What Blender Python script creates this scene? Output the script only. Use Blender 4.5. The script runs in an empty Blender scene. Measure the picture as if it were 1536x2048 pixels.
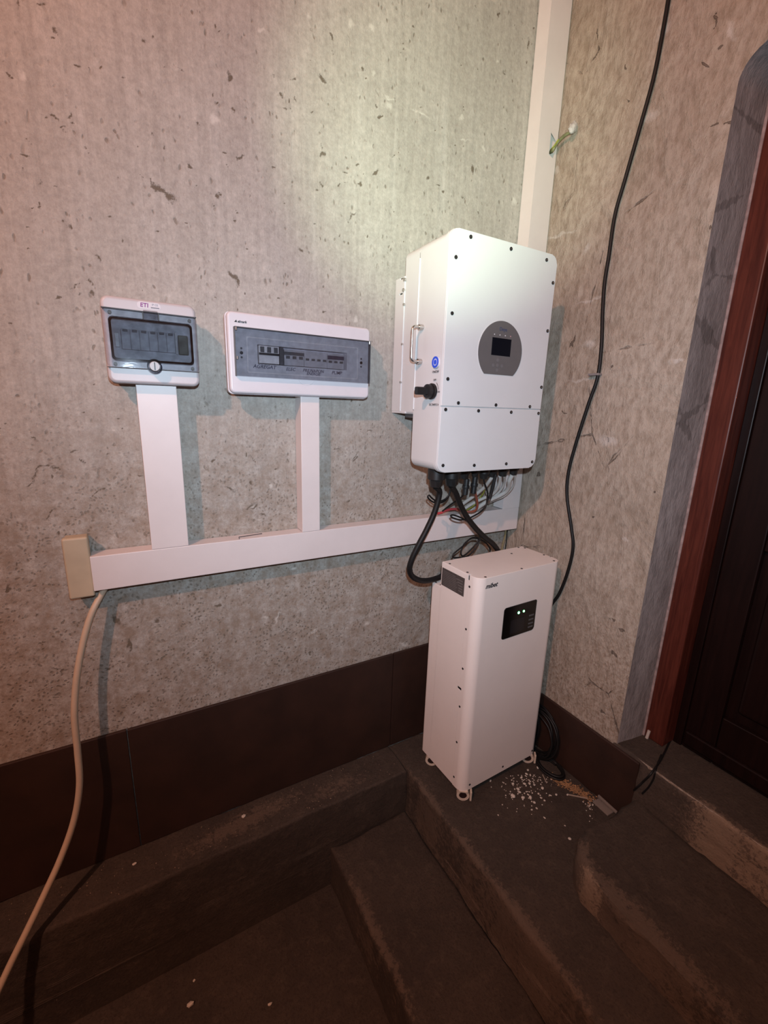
import bpy, bmesh, math, random
import numpy as np
from mathutils import Vector, Matrix, noise

random.seed(7)
rng = np.random.default_rng(7)
S = bpy.context.scene
COL = S.collection
PI = math.pi

# ------------------------------------------------------------------ camera
CAM = (-1.4747, -1.4152, 1.4730)
EUL = (1.33377802, -0.03048397, -0.51257488)
FPX = 874.112
cd = bpy.data.cameras.new('camera')
cd.sensor_fit = 'HORIZONTAL'; cd.sensor_width = 36.0; cd.lens = FPX * 36.0 / 1536.0
cd.clip_start = 0.02; cd.clip_end = 60
cam = bpy.data.objects.new('camera', cd); COL.objects.link(cam)
cam.location = CAM; cam.rotation_euler = EUL
S.camera = cam
_M = cam.rotation_euler.to_matrix(); _C = Vector(CAM)
def at(px, py, ax, val):
    """the point on the plane ax = val that pixel (px, py) of the photograph shows"""
    d = _M @ Vector(((px - 768) / FPX, -(py - 1024) / FPX, -1.0))
    i = 'xyz'.index(ax)
    return _C + d * ((val - _C[i]) / d[i])

# ------------------------------------------------------------------ world, lights, exposure
W = bpy.data.worlds.new('world'); S.world = W; W.use_nodes = True
bg = W.node_tree.nodes['Background']
bg.inputs[0].default_value = (0.9, 0.8, 0.75, 1); bg.inputs[1].default_value = 0.0

LAMP = Vector((-2.90, -1.90, 3.10))         # the room's bare warm bulb
TORCH = Vector((-1.46, -1.44, 1.60))       # hand torch held by the photographer
def light(name, typ, loc, power, color, size):
    l = bpy.data.lights.new(name, typ); l.energy = power; l.color = color; l.shadow_soft_size = size
    o = bpy.data.objects.new(name, l); COL.objects.link(o); o.location = loc
    return o
light('bulb_light_offscreen', 'POINT', LAMP, 214, (1.0, 0.475, 0.33), 0.04)
def spot(name, loc, target, power, color, angle, blend, size):
    o = light(name, 'SPOT', loc, power, color, size)
    o.data.spot_size = math.radians(angle); o.data.spot_blend = blend
    o.rotation_euler = (Vector(target) - Vector(loc)).to_track_quat('-Z', 'Y').to_euler()
    return o
spot('torch_flood_offscreen', TORCH, (-0.42, 0, 1.50), 73, (0.78, 0.96, 1.14), 126, 1.0, 0.012)
spot('torch_beam_offscreen', TORCH, (-0.46, 0, 2.33), 136, (0.80, 1.0, 0.70), 42, 1.0, 0.012)

S.view_settings.view_transform = 'Standard'; S.view_settings.look = 'None'
S.view_settings.exposure = 0.0; S.view_settings.gamma = 1.0
S.view_settings.use_curve_mapping = False

# ------------------------------------------------------------------ materials
class NT:
    def __init__(self, name):
        self.m = bpy.data.materials.new(name); self.m.use_nodes = True
        self.t = self.m.node_tree; self.b = self.t.nodes['Principled BSDF']
        self.tc = self.t.nodes.new('ShaderNodeTexCoord')
    def n(self, typ, **kw):
        x = self.t.nodes.new(typ)
        for k, v in kw.items(): setattr(x, k, v)
        return x
    def l(self, a, b): self.t.links.new(a, b)
    def mapping(self, scale, loc=(0, 0, 0), rot=(0, 0, 0), src=None):
        x = self.n('ShaderNodeMapping'); self.l(src or self.tc.outputs['Object'], x.inputs[0])
        x.inputs['Scale'].default_value = scale; x.inputs['Location'].default_value = loc; x.inputs['Rotation'].default_value = rot
        return x.outputs[0]
    def noise(self, scale, vec=None, detail=4, rough=0.6, dist=0.0):
        x = self.n('ShaderNodeTexNoise'); x.inputs['Scale'].default_value = scale; x.inputs['Detail'].default_value = detail
        x.inputs['Roughness'].default_value = rough; x.inputs['Distortion'].default_value = dist
        self.l(vec or self.tc.outputs['Object'], x.inputs['Vector']); return x.outputs['Fac']
    def voro(self, scale, vec=None, feature='F1', out='Distance', rnd=1.0):
        x = self.n('ShaderNodeTexVoronoi', feature=feature); x.inputs['Scale'].default_value = scale
        x.inputs['Randomness'].default_value = rnd
        self.l(vec or self.tc.outputs['Object'], x.inputs['Vector']); return x.outputs[out]
    def ramp(self, fac, stops, interp='LINEAR'):
        x = self.n('ShaderNodeValToRGB'); x.color_ramp.interpolation = interp
        e = x.color_ramp.elements
        while len(e) < len(stops): e.new(0.5)
        for q, (p, c) in zip(e, stops):
            q.position = p; q.color = (c, c, c, 1) if isinstance(c, (int, float)) else (*c, 1)
        self.l(fac, x.inputs[0]); return x.outputs[0]
    def math(self, op, a, b=None, clamp=False):
        x = self.n('ShaderNodeMath', operation=op); x.use_clamp = clamp
        for i, v in enumerate((a, b)):
            if v is None: continue
            if isinstance(v, (int, float)): x.inputs[i].default_value = v
            else: self.l(v, x.inputs[i])
        return x.outputs[0]
    def mix(self, fac, a, b, typ='MIX'):
        x = self.n('ShaderNodeMix', data_type='RGBA', blend_type=typ)
        for s, v in ((x.inputs[0], fac), (x.inputs[6], a), (x.inputs[7], b)):
            if isinstance(v, (int, float)): s.default_value = v
            elif isinstance(v, tuple): s.default_value = (*v, 1)
            else: self.l(v, s)
        return x.outputs[2]
    def attr(self, name):
        x = self.n('ShaderNodeAttribute', attribute_name=name); return x.outputs['Fac']
    def sep(self, vec=None):
        x = self.n('ShaderNodeSeparateXYZ'); self.l(vec or self.tc.outputs['Object'], x.inputs[0]); return x.outputs
    def maprange(self, v, a, b, c=0, d=1, smooth=True):
        x = self.n('ShaderNodeMapRange'); x.interpolation_type = 'SMOOTHSTEP' if smooth else 'LINEAR'
        self.l(v, x.inputs[0])
        for i, q in enumerate((a, b, c, d)): x.inputs[i + 1].default_value = q
        return x.outputs[0]
    def bump(self, h, strength=0.3, dist=0.01, normal=None):
        x = self.n('ShaderNodeBump'); x.inputs['Strength'].default_value = strength; x.inputs['Distance'].default_value = dist
        self.l(h, x.inputs['Height'])
        if normal is not None: self.l(normal, x.inputs['Normal'])
        return x.outputs[0]
    def out(self, col=None, rough=None, normal=None, metal=None):
        for k, v in (('Base Color', col), ('Roughness', rough), ('Normal', normal), ('Metallic', metal)):
            if v is None: continue
            s = self.b.inputs[k]
            if isinstance(v, (int, float)): s.default_value = v
            elif isinstance(v, tuple): s.default_value = (*v, 1)
            else: self.l(v, s)
        return self.m

MATS = {}
def plain(name, col, rough=0.5, metal=0.0, var=0.06, scale=30, bump=0.0, bscale=400, spec=0.5):
    if name in MATS: return MATS[name]
    k = NT(name)
    f = k.ramp(k.noise(scale, detail=3), [(0.3, 1 - var), (0.7, 1 + var * 0.3)])
    c = k.mix(1.0, tuple(col), f, 'MULTIPLY')
    nrm = k.bump(k.noise(bscale, detail=2), bump, 0.002) if bump else None
    k.out(c, rough, nrm, metal); k.b.inputs['Specular IOR Level'].default_value = spec
    MATS[name] = k.m
    return k.m

def glow(name, col, strength):
    k = NT(name); k.out(tuple(col), 0.4)
    k.b.inputs['Emission Color'].default_value = (*col, 1); k.b.inputs['Emission Strength'].default_value = strength
    return k.m

def clear(name, col, rough=0.05, wrinkle=0.0):
    """smoked plastic: a mix of transparency and gloss, so the parts behind it still show"""
    k = NT(name); t = k.t
    tr = k.n('ShaderNodeBsdfTransparent'); gl = k.n('ShaderNodeBsdfGlossy'); mx = k.n('ShaderNodeMixShader')
    sc = k.ramp(k.noise(60, detail=3), [(0.35, tuple(c * 0.92 for c in col)), (0.7, tuple(col))])
    k.l(sc, tr.inputs[0])
    gl.inputs['Roughness'].default_value = rough; gl.inputs['Color'].default_value = (1, 1, 1, 1)
    if wrinkle: k.l(k.bump(k.noise(26, detail=3, dist=1.5), wrinkle, 0.01), gl.inputs['Normal'])
    fr = k.n('ShaderNodeFresnel'); fr.inputs['IOR'].default_value = 1.5
    add = k.math('ADD', k.math('MULTIPLY', fr.outputs[0], 0.9), 0.015, True)
    k.l(add, mx.inputs[0]); k.l(tr.outputs[0], mx.inputs[1]); k.l(gl.outputs[0], mx.inputs[2])
    k.l(mx.outputs[0], t.nodes['Material Output'].inputs['Surface'])
    return k.m

# concrete wall with pits, specks, stains (attributes 'mark' and 'pale' hold the larger marks of the real wall)
def mat_wall_back():
    k = NT('rendered_concrete'); o = k.tc.outputs['Object']
    vert = k.mapping((1, 1, 0.22))
    n1 = k.noise(1.6, detail=5); n2 = k.noise(9, vert, 6, 0.65); n3 = k.noise(70, detail=4, rough=0.7)
    base = k.mix(k.ramp(n1, [(0.32, 0.0), (0.68, 1.0)]), (0.375, 0.352, 0.314), (0.50, 0.478, 0.435))
    base = k.mix(k.ramp(n2, [(0.30, 0.0), (0.72, 0.75)]), base, (0.49, 0.475, 0.44))
    base = k.mix(k.ramp(n3, [(0.30, 0.30), (0.62, 0.0)]), base, (0.22, 0.195, 0.165))
    # pale vertical streaks
    st = k.noise(26, k.mapping((1, 1, 0.06)), 3, 0.6)
    base = k.mix(k.ramp(st, [(0.56, 0.0), (0.78, 0.35)]), base, (0.56, 0.55, 0.52))
    g4 = k.ramp(k.noise(38, detail=7, rough=0.75), [(0.30, 0.84), (0.70, 1.08)])
    base = k.mix(1.0, base, g4, 'MULTIPLY')
    g5 = k.ramp(k.noise(210, k.mapping((1, 1, 0.7)), 4, 0.8), [(0.30, 0.86), (0.68, 1.07)])
    base = k.mix(1.0, base, g5, 'MULTIPLY')
    g6 = k.ramp(k.noise(70, k.mapping((1, 1, 0.05)), 4, 0.7), [(0.35, 0.90), (0.65, 1.06)])
    base = k.mix(1.0, base, g6, 'MULTIPLY')
    z = k.sep()[2]
    low = k.maprange(z, 1.75, 0.95)                       # the lower part of the wall is rougher and dirtier
    dirt = k.math('MULTIPLY', low, k.ramp(k.noise(21, detail=9, rough=0.78), [(0.40, 0.0), (0.62, 0.85)]))
    base = k.mix(dirt, base, (0.245, 0.19, 0.14))
    grit = k.math('MULTIPLY', low, k.ramp(k.noise(150, detail=5, rough=0.8), [(0.30, 0.65), (0.52, 0.0)]))
    base = k.mix(grit, base, (0.20, 0.16, 0.125))
    # fine specks
    warp = k.n('ShaderNodeVectorMath', operation='ADD')
    nn = k.n('ShaderNodeTexNoise'); nn.inputs['Scale'].default_value = 22; k.l(o, nn.inputs['Vector'])
    sc_ = k.n('ShaderNodeVectorMath', operation='SCALE'); k.l(nn.outputs['Color'], sc_.inputs[0]); sc_.inputs['Scale'].default_value = 0.03
    k.l(o, warp.inputs[0]); k.l(sc_.outputs[0], warp.inputs[1])
    def specks(scale, mapscale, t0, t1, gate, rot=(0, 0, 0)):
        v = k.voro(scale, k.mapping(mapscale, rot=rot, src=warp.outputs[0]))
        d = k.ramp(v, [(t0, 1.0), (t1, 0.0)])
        return k.math('MULTIPLY', d, gate)
    g1 = k.ramp(k.noise(5, detail=3), [(0.46, 0.0), (0.60, 1.0)])
    g2 = k.ramp(k.noise(14, k.mapping((1, 1, 1), (3, 1, 7)), 3), [(0.50, 0.0), (0.62, 1.0)])
    g3 = k.math('MULTIPLY', low, k.ramp(k.noise(7, k.mapping((1, 1, 1), (9, 4, 2)), 4), [(0.42, 0.0), (0.56, 1.0)]))
    s1 = specks(34, (1.0, 1, 0.45), 0.10, 0.17, g1, (0, 0.5, 0))
    s2 = specks(62, (1.0, 1, 0.55), 0.14, 0.24, g2, (0, -0.6, 0))
    s3 = specks(85, (1.0, 1, 0.9), 0.20, 0.34, g3)
    sp = k.math('MAXIMUM', k.math('MAXIMUM', s1, s2), s3, True)
    # drawn marks broken up by noise
    brk = k.noise(170, detail=6, rough=0.85)
    mk = k.math('ADD', k.attr('mark'), k.math('MULTIPLY', k.math('SUBTRACT', brk, 0.5), 2.6))
    mk = k.ramp(mk, [(0.45, 0.0), (0.80, 1.0)])
    mk = k.math('MULTIPLY', mk, k.ramp(k.attr('mark'), [(0.02, 0.0), (0.25, 1.0)]))
    dark = k.math('MAXIMUM', k.math('MULTIPLY', sp, 0.58), k.math('MULTIPLY', mk, 0.88), True)
    base = k.mix(dark, base, (0.115, 0.090, 0.060))
    pl = k.math('ADD', k.attr('pale'), k.math('MULTIPLY', k.math('SUBTRACT', brk, 0.5), 1.3))
    pl = k.math('MULTIPLY', k.ramp(pl, [(0.40, 0.0), (1.1, 0.6)]), k.ramp(k.attr('pale'), [(0.02, 0.0), (0.25, 1.0)]))
    base = k.mix(pl, base, (0.66, 0.65, 0.60))
    h = k.math('SUBTRACT', k.math('ADD', k.math('MULTIPLY', n3, 0.5), k.math('MULTIPLY', n2, 0.6)), k.math('MULTIPLY', dark, 0.9))
    nb = k.bump(h, 0.45, 0.006)
    fine = k.bump(k.noise(420, detail=3, rough=0.7), 0.35, 0.0015, nb)
    return k.out(base, 0.92, fine)

def mat_wall_right():
    k = NT('trowelled_plaster')
    n1 = k.noise(2.3, detail=5); n2 = k.noise(6.5, k.mapping((1, 1, 0.5), rot=(0.5, 0, 0)), 8, 0.62, 1.1)
    n3 = k.noise(48, k.mapping((1, 1, 0.5)), 5, 0.7)
    base = k.mix(k.ramp(n1, [(0.35, 0.0), (0.65, 1.0)]), (0.335, 0.275, 0.215), (0.45, 0.385, 0.315))
    base = k.mix(k.ramp(n2, [(0.35, 0.0), (0.72, 0.7)]), base, (0.48, 0.425, 0.36))
    base = k.mix(k.ramp(n3, [(0.34, 0.55), (0.58, 0.0)]), base, (0.185, 0.135, 0.09))
    y = k.sep()
    low = k.maprange(y[2], 1.2, 0.3)
    sp = k.math('MULTIPLY', low, k.ramp(k.noise(90, detail=5, rough=0.8), [(0.48, 0.0), (0.62, 0.8)]))
    base = k.mix(sp, base, (0.20, 0.135, 0.085))
    # hairline cracks
    cr = k.voro(3.1, k.mapping((1, 1, 0.7), (5, 2, 1)), 'DISTANCE_TO_EDGE')
    crw = k.math('ADD', cr, k.math('MULTIPLY', k.math('SUBTRACT', k.noise(14, detail=5), 0.5), 0.10))
    line = k.math('MULTIPLY', k.ramp(k.math('ABSOLUTE', crw), [(0.0, 1.0), (0.007, 0.0)]), k.ramp(k.noise(4, k.mapping((1, 1, 1), (8, 8, 3)), 3), [(0.5, 0.0), (0.62, 0.8)]))
    brk = k.noise(170, detail=6, rough=0.85)
    mk = k.math('ADD', k.attr('mark'), k.math('MULTIPLY', k.math('SUBTRACT', brk, 0.5), 1.4))
    mk = k.math('MULTIPLY', k.ramp(mk, [(0.42, 0.0), (0.60, 1.0)]), k.ramp(k.attr('mark'), [(0.02, 0.0), (0.25, 1.0)]))
    dark = k.math('MAXIMUM', k.math('MULTIPLY', line, 0.75), k.math('MULTIPLY', mk, 0.8), True)
    base = k.mix(dark, base, (0.11, 0.08, 0.06))
    pl = k.math('ADD', k.attr('pale'), k.math('MULTIPLY', k.math('SUBTRACT', brk, 0.5), 0.9))
    pl = k.math('MULTIPLY', k.ramp(pl, [(0.35, 0.0), (1.2, 0.55)]), k.ramp(k.attr('pale'), [(0.02, 0.0), (0.25, 1.0)]))
    base = k.mix(pl, base, (0.62, 0.59, 0.55))
    h = k.math('SUBTRACT', k.math('ADD', k.math('MULTIPLY', n2, 1.0), k.math('MULTIPLY', n3, 0.35)), k.math('MULTIPLY', dark, 0.5))
    nb = k.bump(h, 1.0, 0.019)
    fine = k.bump(k.noise(260, detail=4, rough=0.75), 0.6, 0.003, nb)
    return k.out(base, 0.93, fine)

def mat_stone(name, c0, c1, c2, chips=0.0, rough=0.85):
    k = NT(name)
    n1 = k.noise(4, detail=6, rough=0.65); n2 = k.noise(26, detail=6, rough=0.7); n3 = k.noise(130, detail=3)
    base = k.mix(k.ramp(n1, [(0.35, 0.0), (0.65, 1.0)]), c0, c1)
    base = k.mix(k.ramp(n2, [(0.50, 0.0), (0.74, 0.7)]), base, c2)
    base = k.mix(k.ramp(n3, [(0.32, 0.5), (0.5, 0.0)]), base, tuple(c * 0.45 for c in c0))
    wear = k.math('ADD', k.attr('wear'), k.math('MULTIPLY', k.math('SUBTRACT', k.noise(60, detail=6, rough=0.8), 0.5), 3.2))
    wear = k.math('MULTIPLY', k.ramp(wear, [(0.45, 0.0), (0.75, 1.0)]), k.ramp(k.attr('wear'), [(0.02, 0.0), (0.3, 1.0)]))
    base = k.mix(k.math('MULTIPLY', wear, 0.6), base, (0.125, 0.086, 0.060))
    pl = k.math('ADD', k.attr('pale'), k.math('MULTIPLY', k.math('SUBTRACT', k.noise(75, detail=6, rough=0.8), 0.5), 3.0))
    pl = k.math('MULTIPLY', k.ramp(pl, [(0.42, 0.0), (0.72, 1.0)]), k.ramp(k.attr('pale'), [(0.02, 0.0), (0.3, 1.0)]))
    base = k.mix(k.math('MULTIPLY', pl, 0.85), base, (0.21, 0.148, 0.10))
    nb = k.bump(k.math('ADD', k.math('MULTIPLY', n2, 0.8), k.math('MULTIPLY', n3, 0.3)), 0.7, 0.008)
    return k.out(base, rough, nb)

M_WALLA = mat_wall_back()
M_WALLB = mat_wall_right()
def mat_reveal():
    k = NT('grey_reveal_mortar')
    n1 = k.noise(5, k.mapping((1, 1, 0.5)), 6, 0.7); n2 = k.noise(38, k.mapping((1, 1, 0.35)), 5, 0.7)
    b = k.mix(k.ramp(n1, [(0.32, 0.0), (0.68, 1.0)]), (0.165, 0.145, 0.138), (0.315, 0.285, 0.275))
    b = k.mix(k.ramp(n2, [(0.32, 0.5), (0.55, 0.0)]), b, (0.10, 0.085, 0.078))
    cr = k.voro(2.6, k.mapping((1, 1, 1.6)), 'DISTANCE_TO_EDGE')
    b = k.mix(k.ramp(k.math('ADD', cr, k.math('MULTIPLY', k.math('SUBTRACT', n1, 0.5), 0.5)), [(0.0, 0.45), (0.012, 0.0)]), b, (0.06, 0.05, 0.045))
    return k.out(b, 0.93, k.bump(k.math('ADD', n2, n1), 0.7, 0.008))
M_REVEAL = mat_reveal()
M_STEP = mat_stone('worn_concrete_step', (0.036, 0.025, 0.018), (0.055, 0.039, 0.028), (0.082, 0.059, 0.042))
M_BROWN = plain('brown_oil_paint', (0.030, 0.012, 0.007), 0.6, var=0.35, scale=7, bump=0.25, bscale=60)
M_CEIL = plain('ceiling_plaster', (0.17, 0.15, 0.13), 0.95, var=0.2, scale=5, bump=0.3, bscale=90)
M_DOORFRAME = NT('red_brown_varnish')
_g = M_DOORFRAME.noise(14, M_DOORFRAME.mapping((6, 6, 0.4)), 5, 0.6, 0.8)
M_DOORFRAME = M_DOORFRAME.out(M_DOORFRAME.mix(M_DOORFRAME.ramp(_g, [(0.3, 0.0), (0.7, 1.0)]), (0.045, 0.009, 0.006), (0.105, 0.026, 0.016)), 0.42); M_DOORFRAME.node_tree.nodes['Principled BSDF'].inputs['Specular IOR Level'].default_value = 0.3
M_DOOR = NT('dark_door_varnish')
_g = M_DOOR.noise(12, M_DOOR.mapping((5, 5, 0.3)), 5, 0.6, 0.8)
M_DOOR = M_DOOR.out(M_DOOR.mix(M_DOOR.ramp(_g, [(0.3, 0.0), (0.7, 1.0)]), (0.0045, 0.0014, 0.0012), (0.011, 0.0038, 0.003)), 0.42); M_DOOR.node_tree.nodes['Principled BSDF'].inputs['Specular IOR Level'].default_value = 0.22
M_PVC = plain('white_pvc', (0.68, 0.63, 0.62), 0.42, var=0.05, scale=8)
M_BEIGE = plain('aged_beige_plastic', (0.47, 0.39, 0.275), 0.5, var=0.12, scale=12)
M_INV = plain('white_powder_coat', (0.655, 0.675, 0.68), 0.45, var=0.03, scale=6, bump=0.08, bscale=900)
M_BAT = plain('cream_powder_coat', (0.80, 0.73, 0.68), 0.48, var=0.03, scale=6, bump=0.08, bscale=900)
M_BLACK = plain('black_plastic', (0.014, 0.013, 0.013), 0.45)
M_RUBBER = plain('black_cable_sheath', (0.008, 0.0075, 0.0075), 0.5, spec=0.3)
M_DKGREY = plain('dark_grey_plastic', (0.075, 0.075, 0.078), 0.45)
M_PANEL = plain('grey_display_foil', (0.125, 0.120, 0.120), 0.42, var=0.05)
M_SCREEN = plain('dark_lcd_glass', (0.006, 0.007, 0.011), 0.12)
M_STEEL = plain('brushed_steel', (0.62, 0.60, 0.57), 0.28, 1.0, var=0.1)
M_SCREW = plain('blackened_screw', (0.035, 0.034, 0.036), 0.35, 0.4)
M_BLUE = plain('blue_ring_print', (0.020, 0.085, 0.72), 0.4)
M_GREEN = glow('green_led', (0.16, 1.0, 0.30), 9.0)
M_INK = plain('black_ink', (0.02, 0.02, 0.024), 0.6)
M_GREYINK = plain('grey_ink', (0.20, 0.21, 0.24), 0.6)
M_PENINK = plain('marker_pen', (0.05, 0.045, 0.08), 0.6)
M_MAGENTA = plain('purple_ink', (0.23, 0.012, 0.20), 0.5)
M_STICKER = plain('silver_sticker', (0.62, 0.58, 0.60), 0.3)
M_LABEL = plain('dark_rating_label', (0.075, 0.062, 0.058), 0.45, var=0.3, scale=60)
M_BOXGREY = plain('light_grey_enclosure', (0.50, 0.47, 0.48), 0.40, var=0.04)
M_BOXWHITE = plain('white_enclosure', (0.64, 0.62, 0.65), 0.35, var=0.03)
M_INNER = plain('grey_inner_cover', (0.46, 0.45, 0.46), 0.5)
M_BREAKER = plain('breaker_grey', (0.36, 0.35, 0.36), 0.45)
M_BREAKERL = plain('breaker_pale', (0.60, 0.57, 0.55), 0.45)
M_SMOKE = clear('smoked_cover', (0.91, 0.92, 0.94), 0.03, 0.012)
M_SMOKE2 = clear('tinted_door', (0.86, 0.86, 0.89), 0.06)
M_CREAMCABLE = plain('cream_cable_sheath', (0.53, 0.42, 0.31), 0.45)
M_GREYCABLE = plain('pale_grey_cable_sheath', (0.52, 0.50, 0.47), 0.45)
M_REDCABLE = plain('red_cable_sheath', (0.42, 0.045, 0.055), 0.45)
M_RUSTCABLE = plain('brown_red_cable_sheath', (0.30, 0.075, 0.045), 0.45)
M_YG = plain('yellow_green_wire', (0.30, 0.33, 0.045), 0.5, var=0.5, scale=120)
M_CLIP = plain('grey_clip_plastic', (0.22, 0.20, 0.20), 0.5)
M_CHIP = plain('white_plaster_chip', (0.62, 0.56, 0.48), 0.9, var=0.2, scale=200)
M_SAND = plain('orange_sand', (0.34, 0.185, 0.085), 0.95, var=0.5, scale=160)
M_GREYSTICK = plain('grey_offcut_plastic', (0.20, 0.165, 0.14), 0.6)

# ------------------------------------------------------------------ mesh helpers
def link(name, me, mat, parent=None):
    o = bpy.data.objects.new(name, me); COL.objects.link(o)
    if mat: me.materials.append(mat)
    if parent: o.parent = parent
    return o
def obj(name, bm, mat, parent=None, smooth=None):
    me = bpy.data.meshes.new(name)
    bmesh.ops.recalc_face_normals(bm, faces=bm.faces[:])
    bm.to_mesh(me); bm.free()
    if smooth is not None:
        me.polygons.foreach_set('use_smooth', [True] * len(me.polygons))
        me.set_sharp_from_angle(angle=math.radians(smooth))
    o = link(name, me, mat, parent)
    if smooth is not None:
        w = o.modifiers.new('even_normals', 'WEIGHTED_NORMAL'); w.keep_sharp = True; w.weight = 90
    return o
def tag(o, label, cat, group=None):
    o['label'] = label; o['category'] = cat
    if group: o['group'] = group
    return o
def thing(name, label, cat, loc=(0, 0, 0), rz=0.0, group=None):
    o = bpy.data.objects.new(name, None); COL.objects.link(o); o.empty_display_size = 0.05
    o.location = loc; o.rotation_euler = (0, 0, rz)
    return tag(o, label, cat, group)
def struct(o):
    o['kind'] = 'structure'; return o
def structure_root(name, loc=(0, 0, 0)):
    o = bpy.data.objects.new(name, None); COL.objects.link(o); o.location = loc; o.empty_display_size = 0.05
    return struct(o)

def box(x0, x1, y0, y1, z0, z1, bev=0.0, seg=2, bm=None):
    own = bm is None
    if own: bm = bmesh.new()
    r = bmesh.ops.create_cube(bm, size=1)
    for v in r['verts']:
        v.co = Vector((x0 + (v.co.x + .5) * (x1 - x0), y0 + (v.co.y + .5) * (y1 - y0), z0 + (v.co.z + .5) * (z1 - z0)))
    if bev:
        es = {e for v in r['verts'] for e in v.link_edges}
        bmesh.ops.bevel(bm, geom=list(es), offset=bev, segments=seg, profile=0.5, affect='EDGES')
    return bm
def rrect(w0, w1, h0, h1, r, n=6):
    """rounded rectangle outline, counter-clockwise; r a number or four corner radii (bl, br, tr, tl)"""
    rs = r if isinstance(r, tuple) else (r,) * 4
    cs = [(w0, h0, PI, rs[0]), (w1, h0, 1.5 * PI, rs[1]), (w1, h1, 0, rs[2]), (w0, h1, .5 * PI, rs[3])]
    sg = [(1, 1), (-1, 1), (-1, -1), (1, -1)]
    pts = []
    for (cx, cy, a, q), (sx, sy) in zip(cs, sg):
        if q <= 0: pts.append((cx, cy)); continue
        for i in range(n + 1):
            t = a + .5 * PI * i / n
            pts.append((cx + sx * q + q * math.cos(t), cy + sy * q + q * math.sin(t)))
    return pts
def prism(pts, axis, a, b, bev=0.0, seg=2, only=None, bm=None):
    """extrude a 2D outline from a to b along an axis; bev rounds the rim at b"""
    if bm is None: bm = bmesh.new()
    def P(u, v, w):
        return {'y': (u, w, v), 'x': (w, u, v), 'z': (u, v, w)}[axis]
    va = [bm.verts.new(P(u, v, a)) for u, v in pts]
    vb = [bm.verts.new(P(u, v, b)) for u, v in pts]
    n = len(pts)
    bm.faces.new(va); fb = bm.faces.new(vb)
    for i in range(n): bm.faces.new((va[i], va[(i + 1) % n], vb[(i + 1) % n], vb[i]))
    if bev:
        bmesh.ops.bevel(bm, geom=list(fb.edges), offset=bev, segments=seg, profile=0.5, affect='EDGES')
    return bm
def plate(w0, w1, h0, h1, r, axis, a, b, bev, seg=4, n=8):
    """rounded rectangle from a to b whose rim at b is rolled over with radius bev"""
    bm = bmesh.new()
    def P(u, v, w):
        return {'y': (u, w, v), 'x': (w, u, v), 'z': (u, v, w)}[axis]
    sg = 1 if b > a else -1
    lay = [(0, a)] + [(bev * (1 - math.cos(t)), b - sg * bev * (1 - math.sin(t))) for t in np.linspace(0, PI / 2, seg + 1)]
    rows = [[bm.verts.new(P(u, v, w)) for u, v in rrect(w0 + i, w1 - i, h0 + i, h1 - i, max(r - i, .0005), n)] for i, w in lay]
    for A, B in zip(rows, rows[1:]):
        for i in range(len(A)): bm.faces.new((A[i], A[(i + 1) % len(A)], B[(i + 1) % len(A)], B[i]))
    bm.faces.new(rows[0]); bm.faces.new(rows[-1])
    return bm
def ring(outer, inner, axis, a, b, bm=None):
    """frame between two outlines that have the same number of points"""
    if bm is None: bm = bmesh.new()
    def P(u, v, w):
        return {'y': (u, w, v), 'x': (w, u, v), 'z': (u, v, w)}[axis]
    n = len(outer)
    L = [[bm.verts.new(P(u, v, w)) for u, v in o] for o in (outer, inner) for w in (a, b)]
    oa, ob, ia, ib = L
    for i in range(n):
        j = (i + 1) % n
        for q in ((oa[i], oa[j], ob[j], ob[i]), (ia[j], ia[i], ib[i], ib[j]), (ob[i], ob[j], ib[j], ib[i]), (oa[j], oa[i], ia[i], ia[j])):
            bm.faces.new(q)
    return bm
def cyl(p0, p1, r, seg=16, bev=0.0, r2=None, bm=None):
    if bm is None: bm = bmesh.new()
    p0, p1 = Vector(p0), Vector(p1); d = p1 - p0
    q = d.to_track_quat('Z', 'Y').to_matrix().to_4x4()
    res = bmesh.ops.create_cone(bm, cap_ends=True, segments=seg, radius1=r, radius2=r if r2 is None else r2, depth=d.length,
                                matrix=Matrix.Translation((p0 + p1) / 2) @ q)
    if bev:
        vs = set(res['verts'])
        es = {e for v in vs for e in v.link_edges if any(len(f.verts) > 4 for f in e.link_faces)}
        bmesh.ops.bevel(bm, geom=list(es), offset=bev, segments=2, profile=0.5, affect='EDGES')
    return bm
def catmull(pts, step=0.008):
    P = [Vector(p) for p in pts]
    if len(P) == 2: return P
    P = [2 * P[0] - P[1]] + P + [2 * P[-1] - P[-2]]
    out = []
    for i in range(1, len(P) - 2):
        a, b, c, d = P[i - 1:i + 3]
        n = max(2, int((c - b).length / step))
        for k in range(n):
            t = k / n
            out.append(0.5 * ((2 * b) + (c - a) * t + (2 * a - 5 * b + 4 * c - d) * t * t + (3 * b - a - 3 * c + d) * t ** 3))
    out.append(P[-2]); return out
def tube(pts, r, seg=8, step=0.008, bm=None, raw=False):
    if bm is None: bm = bmesh.new()
    P = [Vector(p) for p in pts] if raw else catmull(pts, step)
    t0 = (P[1] - P[0]).normalized()
    u = t0.orthogonal().normalized(); rings = []
    for i, p in enumerate(P):
        t = (P[min(i + 1, len(P) - 1)] - P[max(i - 1, 0)]).normalized()
        u = (u - t * u.dot(t)).normalized(); v = t.cross(u)
        rr = r[i] if isinstance(r, (list, tuple)) else r
        rings.append([bm.verts.new(p + (u * math.cos(2 * PI * k / seg) + v * math.sin(2 * PI * k / seg)) * rr) for k in range(seg)])
    for A, B in zip(rings, rings[1:]):
        for k in range(seg): bm.faces.new((A[k], A[(k + 1) % seg], B[(k + 1) % seg], B[k]))
    bm.faces.new(rings[0]); bm.faces.new(rings[-1])
    return bm
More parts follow.
